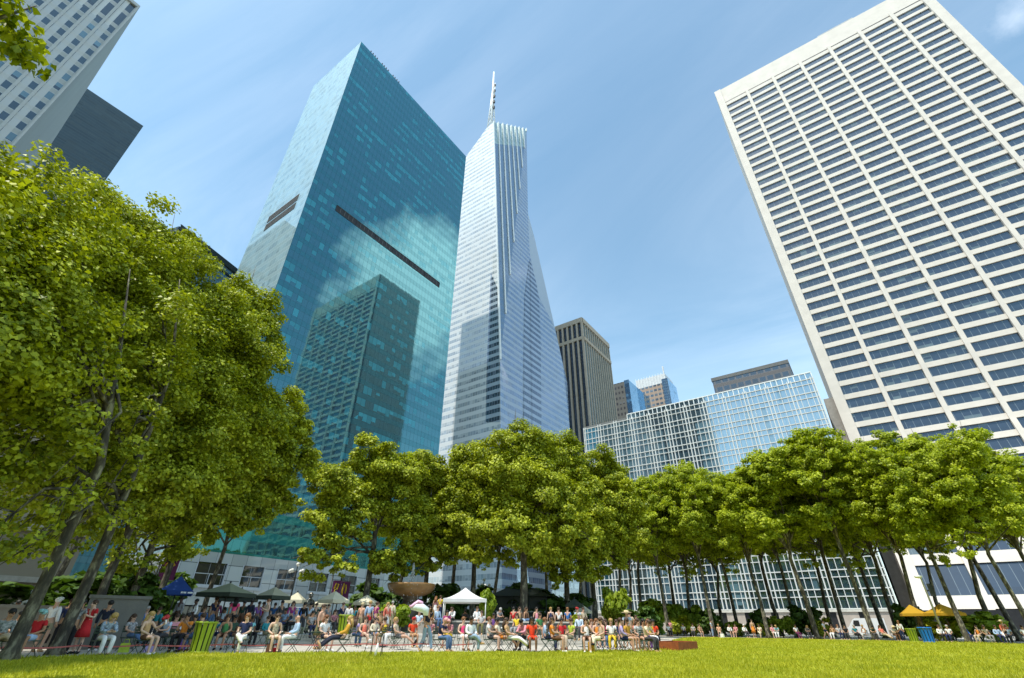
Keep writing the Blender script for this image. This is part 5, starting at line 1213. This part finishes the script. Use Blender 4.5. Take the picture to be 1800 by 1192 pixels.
CN = {'dark navy': (.012, .016, .035), 'navy': (.015, .025, .08), 'light blue': (.38, .52, .72), 'pale blue': (.5, .62, .75), 'blue': (.05, .17, .45), 'denim': (.09, .16, .30), 'light denim': (.28, .38, .50), 'white': (.78, .78, .77), 'cream': (.70, .62, .45), 'beige': (.52, .42, .30), 'tan': (.48, .30, .15), 'brown': (.13, .06, .03), 'black': (.012, .012, .014), 'charcoal': (.05, .05, .055), 'grey': (.28, .28, .29), 'pale grey': (.5, .5, .5), 'red': (.55, .02, .025), 'dark red': (.25, .01, .02), 'orange red': (.75, .06, .015), 'coral': (.70, .18, .12), 'pink': (.68, .28, .32), 'bright pink': (.70, .06, .18), 'magenta': (.35, .03, .18), 'lavender': (.42, .33, .58), 'purple': (.17, .07, .26), 'yellow': (.75, .55, .03), 'mustard': (.55, .30, .03), 'orange': (.75, .25, .03), 'green': (.06, .22, .07), 'dark green': (.02, .06, .04), 'lime': (.42, .52, .05), 'khaki': (.32, .28, .17), 'olive': (.16, .15, .06), 'aqua': (.20, .52, .55), 'teal': (.02, .22, .26), 'plum': (.16, .03, .10), 'peach': (.70, .40, .26), 'patterned': (.30, .32, .33)}
clc = {}
def clothm(phrase):
    k = max((c for c in CN if phrase.startswith(c+' ')), key=len)
    pat_ = 'striped' in phrase or 'patterned' in phrase or 'floral' in phrase or 'plaid' in phrase
    key = (k, pat_)
    if key not in clc:
        if pat_: clc[key] = mat('cloth_'+k.replace(' ', '_')+'_print', CN[k], .85, vs=16, col2=tuple(v*.12 for v in CN[k]) if max(CN[k]) > .2 else (.5, .5, .5))
        else: clc[key] = mat('cloth_'+k.replace(' ', '_'), CN[k], .85, var=.14, vs=7, bump=.3, bs=14)
    return clc[key]
HC = dict(black=(.01, .009, .008), brown=(.055, .028, .014), auburn=(.16, .06, .02), blonde=(.42, .27, .09), grey=(.38, .37, .35), white=(.65, .64, .6), straw=(.55, .45, .25), red=(.5, .03, .03), aqua=(.25, .5, .5), pink=(.6, .3, .3), blue=(.05, .15, .4), ginger=(.20, .085, .028))
hcc = {}
def hairm(k):
    if k not in hcc: hcc[k] = mat('hair_'+k, HC[k], .6, var=.25, vs=10)
    return hcc[k]
def omat(o, *ms):
    for i, m in enumerate(ms): o.material_slots[i].link = 'OBJECT'; o.material_slots[i].material = m
PH = dict(stand='standing', phone='standing with hands raised', walk='walking', carry='walking with an arm raised', sit='sitting', read='sitting bent forward', cross='sitting cross-legged', eat='sitting with a hand at the face', show='sitting and holding up a phone', recline='sitting with legs stretched out', ledge='sitting')
prg = random.Random(21); SEEN = {}; BACKF = {}
KINDS = ('trousers', 'jeans', 'shorts', 'skirt', 'dress', 'leggings')
def person(px, d, z, pose, rot, top, bot, hair, sk, where, s=None, group=None, seat=True):
    """hair: 'colour kind'; rot: turn away from facing the camera, + to the right"""
    p = gp(px, d, z); base = math.atan2(-p.x/d, p.y/d); rz = base+R_(rot); s = s or prg.uniform(.95, 1.04)
    off = 0
    b = link('person', body_mesh(pose)); b.location = p; b.rotation_euler = (0, 0, rz); b.scale = (s,)*3; omat(b, skinm(sk), M['eye'])
    if pose in ('sit', 'read', 'cross', 'eat', 'show', 'recline', 'ledge'): b.scale = (1, 1, 1) if s > .9 else (s,)*3
    hd = 'person with %s in ' % hair.replace('straw hat', 'wide straw hat') if hair.endswith('hat') or hair.endswith('cap') else 'person in '
    wear = bot if 'dress' in bot else '%s and %s' % (top, bot)
    lab = hd+wear+', '+PH[pose]+' '+where
    if len(lab.replace('-', ' ').split()) > 14: lab = hd+wear+', '+where
    if len(lab.replace('-', ' ').split()) > 14: lab = hd+top+', '+where
    if len(lab.replace('-', ' ').split()) > 14: lab = hd+top+', '+where.replace('at the far lawn edge, ', 'far row, ')
    if len(lab.replace('-', ' ').split()) > 15: print('LONGLAB', lab)
    cl_ = 'folding chair of the person in '+('red orange dress' if 'dress' in bot else top)+' '+where
    wsh = where.replace('at the far lawn edge, ', 'in the far row, ')
    if len(cl_.replace('-', ' ').split()) > 15: cl_ = 'chair of the person in '+top+' '+wsh
    if len(cl_.replace('-', ' ').split()) > 15: cl_ = 'chair of '+top+' '+wsh
    SEEN.setdefault(cl_, []).append(px)
    tag(b, lab, 'person', group or 'people around the lawn'); SEEN.setdefault(lab, []).append(px)
    sl = 'long' if ('shirt' in top or 'jacket' in top or 'blouse' in top) and 'tee' not in top else ('none' if ('tank' in top or 'vest' in top) else 'short')
    o = link('top', top_mesh(pose, sl), b); omat(o, clothm(top))
    k = 'trousers'
    for q in ('shorts', 'skirt', 'dress'):
        if q in bot: k = q
    o = link('dress' if k == 'dress' else k, bot_mesh(pose, k), b); omat(o, clothm(bot))
    if hair != 'bald':
        hc, hk = hair.rsplit(' ', 1)
        o = link('hat' if hk in ('hat', 'cap') else 'hair', hair_mesh(pose, hk), b); omat(o, hairm(hc))
    if d < 48:
        sc_ = clothm(prg.choice(['black x', 'white x', 'brown x', 'tan x', 'charcoal x']))
        for q in 'LR': o = link('shoe', shoe_mesh(pose, q), b); omat(o, sc_)
    if seat and pose in ('sit', 'read', 'cross', 'eat', 'show', 'recline'):
        bk = Vector((math.sin(rz), -math.cos(rz), 0))*(-.03); chair(p+bk, rz, cl_)
    return b
# ---- front row on the lawn edge, left to right
F = 'in the front row '
rows = [
 (12, 22.6, 0, 'cross', 25, 'dark green patterned shirt', 'beige trousers', 'black short', 'tan', 'at the far left edge'),
 (66, 23.2, 0, 'sit', -30, 'red tee', 'light blue skirt', 'aqua cap', 'tan', 'near the far left edge'),
 (84, 27, 0, 'stand', 150, 'white shirt', 'khaki shorts', 'white cap', 'light', 'behind the seated red tee'),
 (110, 28, 0, 'stand', 20, 'navy shirt', 'black trousers', 'brown short', 'tan', 'left of the stone pier'),
 (130, 24.6, 0, 'stand', -25, 'black patterned tee', 'black trousers', 'black short', 'tan', 'left of the red dress'),
 (152, 24.8, 0, 'phone', -40, 'red tee', 'red dress', 'brown bun', 'fair', 'before the stone pier'),
 (190, 22.7, 0, 'read', 25, 'pale blue patterned blouse', 'white trousers', 'blonde bob', 'fair', 'before the stone pier'),
 (180, 26.5, 0, 'stand', 170, 'dark navy shirt', 'black trousers', 'black short', 'tan', 'behind the blonde reader'),
 (262, 22.8, 0, 'show', 50, 'tan tank top', 'brown shorts', 'blonde long', 'fair', 'left of the lime bin'),
 (236, 26.8, 0, 'recline', 40, 'pale grey striped tee', 'denim jeans', 'brown long', 'light', 'behind the long-haired phone user'),
 (296, 26.5, 0, 'read', -40, 'pale blue tee', 'charcoal trousers', 'red cap', 'light', 'left of the lime bin'),
 (326, 25, 0, 'eat', -20, 'orange tee', 'black trousers', 'black long', 'tan', 'left of the lime bin'),
 (308, 28.5, 0, 'sit', 30, 'pink tee', 'khaki shorts', 'brown short', 'light', 'in the shade behind the orange top'),
 (398, 26.5, 0, 'sit', -10, 'green tank top', 'brown shorts', 'brown short', 'tan', 'just right of the lime bin'),
 (412, 28, 0, 'sit', 40, 'dark green tee', 'navy shorts', 'black short', 'brown', 'in the shade right of the lime bin'),
 (432, 23, 0, 'cross', -20, 'navy tee', 'white trousers', 'ginger bob', 'fair', 'right of the lime bin'),
 (486, 23, 0, 'sit', 15, 'cream floral tank top', 'cream shorts', 'brown short', 'fair', 'facing the lawn beside the older pair'),
 (521, 23.2, 0, 'sit', -75, 'light blue shirt', 'white trousers', 'bald', 'light', 'in profile on a dark chair'),
 (563, 26.3, 0, 'stand', 60, 'peach tank top', 'olive skirt', 'brown short', 'light', 'behind the reclining long-haired pair'),
 (573, 24.2, 0, 'sit', 40, 'white tee', 'dark navy shorts', 'auburn long', 'fair', 'left of the mustard blouse'),
 (607, 23.2, 0, 'recline', -85, 'mustard blouse', 'dark navy trousers', 'blonde long', 'fair', 'seen from behind near the lone table'),
 (642, 27.5, 0, 'cross', 10, 'coral tank top', 'pink floral shorts', 'brown bun', 'fair', 'between the mustard blouse and the lone table'),
 (676, 29, 0, 'sit', -150, 'yellow tank top', 'khaki shorts', 'brown short', 'tan', 'behind the lone table'),
 (693, 28.2, 0, 'sit', -60, 'navy jacket', 'white trousers', 'brown short', 'light', 'behind the lone table'),
 (701, 25.6, 0, 'recline', 70, 'beige tee', 'grey patterned shorts', 'blonde short', 'light', 'beside the walking person'),
 (727, 28.4, 0, 'sit', 20, 'orange red tee', 'tan shorts', 'red cap', 'tan', 'left of the walking person'),
 (751, 23.3, 0, 'carry', 35, 'dark navy tee', 'light denim jeans', 'black short', 'tan', 'carrying a pale pool float'),
 (757, 29, 0, 'sit', -20, 'pink floral tee', 'grey trousers', 'ginger long', 'fair', 'behind the walking person'),
 (776, 23.4, 0, 'read', 60, 'navy tee', 'denim jeans', 'pink cap', 'light', 'right of the walking person'),
 (792, 27.6, 0, 'read', -30, 'pink floral blouse', 'yellow skirt', 'brown bob', 'light', 'behind the bent jeans wearer'),
 (815, 25.2, 0, 'sit', 20, 'bright pink tank top', 'white skirt', 'ginger bun', 'fair', 'left of the white shirt'),
 (829, 23.4, 0, 'cross', 30, 'white shirt', 'light denim jeans', 'black short', 'brown', 'left of the facing white tees'),
 (861, 24.4, 0, 'eat', 80, 'white tee', 'charcoal shorts', 'ginger short', 'fair', 'in profile facing right'),
 (879, 24.8, 0, 'recline', 70, 'cream tee', 'orange shorts', 'black short', 'tan', 'reclining beside the white tee'),
 (896, 23.6, 0, 'recline', 75, 'tan tee', 'white trousers', 'brown long', 'light', 'left of the orange red dress'),
 (921, 25.4, 0, 'read', -40, 'pink blouse', 'black trousers', 'black short', 'tan', 'behind the orange red dress'),
 (935, 23.4, 0, 'sit', 5, 'orange red tee', 'orange red dress', 'black long', 'brown', 'facing the lawn'),
 (959, 25, 0, 'sit', 95, 'light blue shirt', 'navy trousers', 'ginger short', 'light', 'in profile left of the orange tee'),
 (972, 23.6, 0, 'eat', 80, 'orange tee', 'brown skirt', 'brown long', 'light', 'in profile facing right'),
 (987, 26.5, 0, 'sit', 10, 'red tee', 'beige trousers', 'black short', 'tan', 'behind the profile eater in orange'),
 (1003, 27, 0, 'sit', -50, 'lime tee', 'khaki trousers', 'brown short', 'light', 'left of the white crop top'),
 (1030, 23.8, 0, 'eat', 0, 'white tank top', 'brown skirt', 'brown long', 'light', 'beside the yellow bag'),
 (1055, 23.9, 0, 'cross', -60, 'beige tank top', 'cream trousers', 'brown long', 'light', 'right of the yellow bag'),
 (1049, 27.5, 0, 'sit', 30, 'orange vest', 'tan shorts', 'ginger long', 'fair', 'behind the beige tank top'),
 (1074, 26.5, 0, 'sit', 0, 'white tee', 'yellow trousers', 'blonde short', 'light', 'left of the lavender shirt'),
 (1092, 24.6, 0, 'sit', 100, 'lavender shirt', 'navy shorts', 'brown short', 'light', 'in profile near the rust box'),
 (1103, 25.4, 0, 'sit', 60, 'mustard tee', 'beige shorts', 'brown short', 'tan', 'behind the lavender shirt'),
 (1103, 29, 0, 'stand', 175, 'pale blue tee', 'white shorts', 'straw hat', 'light', 'behind the lavender shirt'),
 (1108, 34, 0, 'stand', 185, 'beige tee', 'tan trousers', 'brown bun', 'light', 'near the terrace corner'),
 (1119, 38, 0, 'stand', 20, 'blue tee', 'charcoal trousers', 'brown short', 'light', 'near the terrace corner'),
 (1122, 26, 0, 'sit', 40, 'white patterned tee', 'charcoal shorts', 'brown long', 'light', 'left of the rust box'),
 (1131, 27, 0, 'cross', 20, 'tan tee', 'purple trousers', 'black long', 'tan', 'left of the rust box'),
 (1140, 28, 0, 'sit', 30, 'yellow tee', 'white trousers', 'ginger long', 'fair', 'left of the rust box'),
 (1148, 29, 0, 'sit', 10, 'orange red tee', 'black trousers', 'black short', 'tan', 'left of the rust box'),
 (1134, 25.2, 0, 'read', 60, 'cream tee', 'charcoal trousers', 'brown short', 'light', 'closest to the rust box'),
]
# ---- on and above the terrace wall
W = WA; wz = ZT2-.45
for a in ((768, 36.6, 'ledge', 30, 'pale blue shirt', 'denim jeans', 'ginger short', 'fair'), (795, 36.6, 'read', -30, 'white blouse', 'black trousers', 'brown long', 'light'), (838, 36.8, 'ledge', 0, 'white blouse', 'white skirt', 'brown bun', 'light'),
          (876, 36.8, 'read', 40, 'grey tee', 'black trousers', 'grey short', 'light'), (903, 36.9, 'ledge', 160, 'red tee', 'cream shorts', 'black short', 'light'), (914, 36.8, 'ledge', 30, 'tan tank top', 'light denim jeans', 'brown long', 'light'),
          (926, 36.8, 'ledge', 50, 'brown tank top', 'denim jeans', 'brown long', 'tan'), (944, 36.9, 'ledge', 20, 'pink tank top', 'light denim jeans', 'black long', 'light'), (969, 37, 'ledge', 170, 'navy tank top', 'charcoal shorts', 'blonde bun', 'fair'),
          (983, 37, 'ledge', 175, 'white tee', 'black shorts', 'brown short', 'light'), (999, 37, 'ledge', 165, 'blue tee', 'tan shorts', 'ginger short', 'light'), (1016, 37, 'ledge', -20, 'light blue tee', 'pale blue jeans', 'red cap', 'light'), (1027, 37.1, 'ledge', 30, 'beige jacket', 'khaki trousers', 'brown short', 'light')):
    rows.append((a[0], a[1]+.15, wz, a[2], a[3], a[4], a[5], a[6], a[7], 'on the dark terrace wall'))
nochair_from = len(rows)
rows += [
 (816, 42, ZT2-.45, 'read', 10, 'charcoal jacket', 'black trousers', 'black short', 'tan', 'on the wall before the tent'),
 (771, 43.5, ZT2+.1, 'phone', 150, 'yellow tee', 'navy trousers', 'brown short', 'light', 'above the others beside the fountain'),
 (763, 44.5, ZT2+.1, 'stand', 160, 'pink tank top', 'white skirt', 'ginger long', 'fair', 'beside the yellow tee at the fountain'),
 (702, 42.8, ZT1+.45, 'ledge', 20, 'beige tee', 'navy jeans', 'brown short', 'light', 'on the fountain rim'),
 (712, 43, ZT1+.45, 'ledge', -20, 'pale grey tee', 'dark navy trousers', 'white short', 'light', 'on the fountain rim'),
 (686, 40, ZT1+.3, 'stand', 160, 'cream shirt', 'khaki trousers', 'grey short', 'light', 'by the stair rail'),
 (646, 34.6, ZT1, 'stand', 175, 'light blue shirt', 'red shorts', 'blonde short', 'light', 'with back turned near the stair rail'),
 (632, 34.8, ZT1, 'stand', 150, 'peach tee', 'khaki trousers', 'straw cap', 'light', 'beside the light blue shirt'),
 (658, 34.2, ZT1, 'walk', 120, 'magenta tee', 'purple trousers', 'brown short', 'light', 'right of the light blue shirt'),
 (610, 36.5, ZT1, 'stand', 160, 'white shirt', 'navy trousers', 'black short', 'brown', 'behind the terrace bin'),
 (598, 37.5, ZT1, 'stand', 30, 'navy jacket', 'charcoal trousers', 'brown short', 'light', 'left of the terrace bin'),
 (586, 36, ZT1, 'sit', 30, 'pink patterned tee', 'charcoal trousers', 'brown long', 'light', 'left of the terrace bin'),
 (668, 37.5, ZT1, 'sit', 0, 'tan tee', 'brown trousers', 'brown short', 'tan', 'right of the stair rail'),
 (333, 33.8, ZT1, 'stand', -60, 'white shirt', 'charcoal trousers', 'black short', 'dark', 'in the shade under the olive parasol'),
 (352, 33.6, ZT1, 'sit', 20, 'blue plaid shirt', 'charcoal trousers', 'brown short', 'tan', 'in the shade under the olive parasol'),
 (368, 34.6, ZT1, 'stand', 40, 'navy tee', 'denim jeans', 'brown short', 'tan', 'in the shade under the olive parasol'),
 (388, 34.9, ZT1, 'sit', 60, 'pale blue tee', 'navy trousers', 'black short', 'brown', 'in the shade under the olive parasol'),
 (404, 33.9, ZT1, 'stand', 175, 'bright pink tee', 'black trousers', 'black long', 'tan', 'with back turned under the olive parasol'),
 (433, 34.2, ZT1, 'stand', 150, 'dark navy shirt', 'black trousers', 'black short', 'dark', 'tall in the shaded crowd'),
 (463, 33.8, ZT1, 'phone', -60, 'beige tank top', 'grey skirt', 'auburn bun', 'fair', 'in front of the shaded crowd'),
 (447, 36.2, ZT1, 'stand', 20, 'purple jacket', 'charcoal trousers', 'black short', 'brown', 'behind the beige tank top'),
 (476, 38, ZT1, 'stand', 160, 'blue tee', 'black trousers', 'brown short', 'light', 'under the two-tone parasol'),
 (488, 36.5, ZT1, 'stand', 40, 'charcoal shirt', 'denim jeans', 'black short', 'tan', 'under the two-tone parasol'),
 (497, 34.4, ZT1, 'sit', -30, 'light blue patterned tee', 'navy trousers', 'black short', 'brown', 'below the cream parasols'),
 (508, 37.2, ZT1, 'stand', 10, 'magenta shirt', 'charcoal trousers', 'brown long', 'light', 'left of the notice board'),
 (540, 36.4, ZT1, 'walk', 150, 'pale blue shirt', 'khaki trousers', 'black short', 'tan', 'below the statue'),
 (550, 37.8, ZT1, 'stand', 20, 'dark green tee', 'black trousers', 'brown short', 'light', 'below the statue'),
 (529, 35.6, ZT1, 'stand', 160, 'black shirt', 'charcoal trousers', 'black short', 'tan', 'right of the notice board'),
 (572, 38.5, ZT1, 'stand', 30, 'grey tee', 'navy trousers', 'brown short', 'light', 'under the cream parasol by the banners'),
 (420, 36.4, ZT1, 'stand', -30, 'dark green shirt', 'brown trousers', 'black short', 'brown', 'deep in the shaded crowd'),
 (378, 30, 0, 'read', 20, 'teal tee', 'navy jeans', 'brown short', 'light', 'behind the lime bin'),
 (340, 30.5, 0, 'sit', -20, 'black tank top', 'denim jeans', 'black long', 'tan', 'behind the lime bin'),
 (442, 30.5, 0, 'sit', 30, 'aqua tee', 'black trousers', 'black short', 'brown', 'on the terrace steps side'),
 (288, 31, 0, 'sit', 20, 'charcoal tee', 'black trousers', 'black short', 'brown', 'in deep shade below the blue parasol'),
 (272, 33, 0, 'stand', 160, 'teal shirt', 'charcoal trousers', 'brown short', 'tan', 'in deep shade below the blue parasol'),
 (250, 31.5, 0, 'stand', 30, 'blue shirt', 'black trousers', 'grey short', 'light', 'right of the stone pier'),
 (305, 34.5, ZT1, 'stand', -40, 'grey shirt', 'black trousers', 'black short', 'dark', 'below the blue parasol'),
 (318, 33.2, 0, 'sit', 30, 'white tee', 'denim shorts', 'brown short', 'light', 'in the shade below the blue parasol'),
 (30, 27.5, 0, 'sit', 20, 'pale grey tee', 'charcoal trousers', 'black short', 'tan', 'before the low stone wall'),
 (96, 30.5, 0, 'sit', -20, 'plum tee', 'black trousers', 'brown short', 'tan', 'before the low stone wall'),
 (14, 32, 0, 'stand', 30, 'pink shirt', 'charcoal trousers', 'black short', 'brown', 'behind the low stone wall'),
]
rows += [
 (352, 24.6, 0, 'sit', -140, 'charcoal tee', 'denim shorts', 'brown short', 'light', 'half hidden behind the near lime bin'),
 (374, 37.5, ZT1, 'stand', 10, 'plum shirt', 'black trousers', 'black short', 'brown', 'behind the olive parasol pole'),
 (396, 38.5, ZT1, 'stand', -20, 'aqua tee', 'navy trousers', 'black short', 'tan', 'deep under the olive parasol'),
 (455, 39, ZT1, 'stand', 60, 'dark red tee', 'black trousers', 'black short', 'brown', 'deep under the two-tone parasol'),
 (470, 31.5, 0, 'sit', 40, 'teal shirt', 'khaki trousers', 'brown short', 'light', 'on a chair at the step foot'),
 (516, 34.6, ZT1, 'sit', -60, 'pale grey shirt', 'black trousers', 'grey short', 'light', 'on the terrace behind the older sitter'),
 (547, 32.2, .3, 'sit', 20, 'charcoal patterned tee', 'navy trousers', 'black long', 'tan', 'on the terrace steps'),
 (566, 40.5, ZT1, 'stand', 150, 'red shirt', 'denim jeans', 'black short', 'tan', 'under the cream parasol by the banners'),
 (620, 39.5, ZT1, 'stand', -30, 'teal tee', 'black trousers', 'black short', 'brown', 'behind the white shirt by the terrace bin'),
 (626, 29.5, 0, 'sit', 150, 'lavender tee', 'denim jeans', 'brown long', 'light', 'with back to the lawn near the coral top'),
 (660, 31.2, 0, 'sit', 20, 'cream blouse', 'denim shorts', 'brown long', 'fair', 'at the step foot before the stair rail'),
 (678, 35.5, ZT1, 'stand', 30, 'coral shirt', 'white trousers', 'blonde long', 'fair', 'below the fountain on the left'),
 (735, 33, ZT1, 'sit', -20, 'pale blue tee', 'khaki shorts', 'brown short', 'light', 'below the fountain rim'),
 (785, 33.5, ZT1, 'sit', 10, 'magenta tee', 'denim jeans', 'black long', 'tan', 'at the foot of the dark wall, left end'),
 (846, 33.5, ZT1, 'sit', -10, 'pale grey tee', 'olive trousers', 'brown short', 'light', 'at the foot of the dark wall'),
 (868, 32, .3, 'sit', 20, 'purple tee', 'black shorts', 'black short', 'brown', 'on the steps behind the white tee'),
 (908, 31.5, .3, 'sit', -30, 'yellow tee', 'grey trousers', 'brown long', 'light', 'on the steps behind the pink blouse'),
 (950, 31, .3, 'sit', 30, 'green tee', 'tan shorts', 'brown short', 'tan', 'on the steps behind the light blue shirt'),
 (1018, 30.5, .3, 'sit', -20, 'pale blue shirt', 'charcoal trousers', 'grey short', 'light', 'on the steps by the small green plant'),
 (1040, 29.8, 0, 'sit', 15, 'plum tee', 'beige shorts', 'auburn long', 'fair', 'behind the white crop top'),
 (1064, 29, 0, 'sit', -15, 'bright pink tee', 'denim jeans', 'brown long', 'light', 'behind the seated yellow trousers'),
 (1084, 30.5, 0, 'sit', 25, 'navy tee', 'khaki shorts', 'brown short', 'light', 'behind the lavender shirt, further back'),
 (1118, 30, 0, 'sit', 30, 'coral tee', 'white skirt', 'ginger long', 'fair', 'behind the seated group by the rust box'),
 (1137, 31.5, 0, 'sit', -25, 'pale blue patterned tee', 'navy trousers', 'black short', 'tan', 'behind the seated group by the rust box'),
]
# ---- the far lawn edge, right of the rust box
FR = 'on the far lawn edge '
far_rows = [
 (1174, 'sit', 20, 'white tee', 'black trousers', 'brown short', 'left of the trunks'), (1200, 'sit', 10, 'pale grey tee', 'black trousers', 'black short', 'first left pair'), (1217, 'sit', -10, 'white patterned tee', 'charcoal trousers', 'brown short', 'first left pair'),
 (1229, 'sit', 20, 'tan tank top', 'brown shorts', 'brown long', 'third from the left'), (1250, 'stand', 70, 'pale blue tee', 'light denim jeans', 'brown short', 'by the dark cone shrub'), (1262, 'sit', 0, 'peach tee', 'cream shorts', 'blonde short', 'by the dark cone shrub'),
 (1281, 'sit', 20, 'white blouse', 'black skirt', 'brown bob', 'under the first big trunk'), (1291, 'sit', -20, 'pink tee', 'peach shorts', 'brown long', 'under the first big trunk'), (1307, 'sit', 30, 'white shirt', 'charcoal trousers', 'white short', 'before the yellow green shrub'),
 (1322, 'stand', 20, 'tan tank top', 'orange skirt', 'brown short', 'before the loose dark shrub'), (1333, 'cross', -20, 'cream tee', 'cream trousers', 'brown short', 'before the loose dark shrub'), (1356, 'sit', 10, 'pink tee', 'white shorts', 'brown short', 'before the bright bush'),
 (1363, 'read', -10, 'aqua tee', 'white trousers', 'blonde short', 'before the bright bush'), (1397, 'sit', 30, 'white tee', 'plum trousers', 'brown short', 'before the evergreen'), (1416, 'read', 20, 'grey patterned tee', 'charcoal trousers', 'blonde bob', 'before the evergreen'),
 (1447, 'walk', 60, 'pale blue tee', 'navy shorts', 'brown short', 'right of the evergreen'), (1460, 'sit', -20, 'tan tank top', 'white trousers', 'brown long', 'right of the walker'), (1471, 'sit', 20, 'pale grey tee', 'navy trousers', 'ginger short', 'right of the walker'),
 (1483, 'sit', 0, 'black tee', 'charcoal trousers', 'black short', 'below the white van'), (1500, 'sit', 30, 'teal tee', 'black trousers', 'grey short', 'below the white van'), (1514, 'cross', -40, 'white tank top', 'pale grey trousers', 'blonde short', 'below the white van'),
 (1530, 'read', 20, 'dark green tee', 'charcoal trousers', 'black short', 'below the white van'), (1547, 'recline', 40, 'coral tee', 'beige trousers', 'brown long', 'left of the lime bin'), (1566, 'read', 30, 'white tee', 'brown trousers', 'straw hat', 'left of the far lime bin'),
 (1580, 'stand', -20, 'white shirt', 'navy trousers', 'ginger short', 'behind the far lime bin'), (1648, 'sit', 20, 'white shirt', 'black trousers', 'brown short', 'right of the blue bin'), (1662, 'sit', -20, 'white tee', 'navy trousers', 'grey short', 'right of the blue bin'),
 (1692, 'sit', 40, 'blue shirt', 'navy jeans', 'brown short', 'left of the lime bush'), (1713, 'sit', -30, 'orange tank top', 'beige trousers', 'brown short', 'before the lime bush'), (1727, 'sit', 30, 'beige tee', 'grey trousers', 'brown long', 'before the lime bush'),
 (1747, 'sit', 20, 'light blue shirt', 'navy trousers', 'brown short', 'at the right end'), (1765, 'sit', -10, 'pale blue tee', 'charcoal trousers', 'ginger short', 'at the right end'), (1794, 'sit', 20, 'white tee', 'black trousers', 'brown short', 'at the right frame edge'),
 (1178, 'stand', 160, 'pink tee', 'charcoal trousers', 'brown short', 'behind the row, left trunks'), (1668, 'stand', 30, 'coral tee', 'black trousers', 'grey short', 'behind the row by a yellow parasol'), (1762, 'stand', 20, 'coral shirt', 'black trousers', 'straw hat', 'behind the right end'),
]
for i, a in enumerate(rows):
    px, d, z, pose, rot, top, bot, hair, sk, wh = a
    if hair == 'black short' and 0: pass
    wall = 'wall' in wh and 'stone' not in wh or 'fountain rim' in wh
    person(px, d, z, pose, rot, top, bot, hair, sk, wh, seat=not wall)
def far_d(px):       # distance of the far lawn edge along a column of the picture
    return float(np.interp(px, [1170, 1250, 1450, 1600, 1800], [64, 66.5, 63.5, 60, 58.6]))
for i, a in enumerate(far_rows):
    px, pose, rot, top, bot, hair, wh = a
    person(px, far_d(px)+(5 if 'behind the row' in wh else 1.2), .004, pose, rot, top, bot, hair, prg.choice(['light', 'fair', 'tan', 'light']), 'at the far lawn edge, '+wh)
for k, v in SEEN.items():
    if len(k.replace('-', ' ').split()) > 15: print('LONG', k)
    if len(v) > 1: print('DUPLICATE LABEL', k, v)
# ---- things they carry or have put down
fl_ = gp(734, 23.0, 1.5); fo_ = thing('pool_float', 'pale pink and white inflatable pool float held by the walking person', 'pool float', fl_); mb = MB()
rt = math.atan2(fl_.y, fl_.x)-math.pi/2; fo_.rotation_euler = (0, 0, rt)
mb.tube([(-.42, 0, .13), (-.32, 0, .12), (-.2, .02, .2), (-.05, .03, .30), (.08, 0, .26), (.14, 0, .1)], [.03, .07, .085, .085, .08, .05], 8); mb.build('pink_crest', mat('float_pink', (.72, .42, .60), .35), fo_)
mb = MB(); mb.tube([(-.34, .04, .06), (-.15, .04, .1), (.1, .02, .08), (.3, 0, -.02), (.3, 0, -.2)], [.06, .13, .17, .16, .1], 10); mb.build('body', mat('float_white', (.66, .74, .78), .3), fo_)
def bag(lab, px, d, w, h, dp, m, z=0.):
    p = gp(px, d, z); o = thing('bag', lab, 'bag', p, px*.3, 'bags set down by the seated people'); mb = MB()
    mb.add([(-w/2, -dp/2, 0), (w/2, -dp/2, 0), (w/2, dp/2, 0), (-w/2, dp/2, 0), (-w*.42, -dp*.3, h), (w*.42, -dp*.3, h), (w*.42, dp*.3, h), (-w*.42, dp*.3, h)], [(3, 2, 1, 0), (4, 5, 6, 7), (0, 1, 5, 4), (1, 2, 6, 5), (2, 3, 7, 6), (3, 0, 4, 7)]); mb.build('bag_body', m, o)
    mb = MB(); mb.tube([(-w*.25, 0, h), (-w*.2, 0, h+.12), (w*.2, 0, h+.12), (w*.25, 0, h)], .012, 5); mb.build('handle', m, o)
bag('dark brown bag at the feet of the cream floral top', 484.5, 22.75, .26, .3, .16, clothm('brown x')); bag('red bag beside the white trousers of the older sitter', 494, 22.75, .16, .2, .12, clothm('red x'))
bag('lavender bag under the table in the left shade', 277, 25.5, .34, .2, .2, clothm('lavender x'), .3*0); bag('yellow paper bag beside the white crop top', 1037, 23.6, .3, .42, .2, clothm('mustard x'))
bag('purple bag in the left shade behind the lime bin', 331, 27, .3, .28, .2, clothm('purple x')); bag('green bag behind the long-haired phone user', 234, 25.4, .34, .3, .2, clothm('lime x'))
bag('white bag on the lawn by the far seated row', 1266, 63.6, .4, .4, .25, clothm('white x'))
ph_ = gp(288, 22.2, .0); mb = MB(); mb.box(-.035, .035, -.006, .006, 0, .14); o = mb.build('phone', mat('phone_white', (.7, .7, .72), .3)); tag(o, 'white phone held up by the long-haired sitter', 'phone')
hp = gp(262, 22.8, 0); rz_ = math.atan2(-hp.x/22.8, hp.y/22.8)+R_(50); hnd = POSES['show']['hnL']; cz, sz = math.cos(rz_), math.sin(rz_)
o.location = (hp.x+hnd[0]*cz-(hnd[1]-.04)*sz, hp.y+hnd[0]*sz+(hnd[1]-.04)*cz, hnd[2]-.02); o.rotation_euler = (R_(-20), 0, rz_)
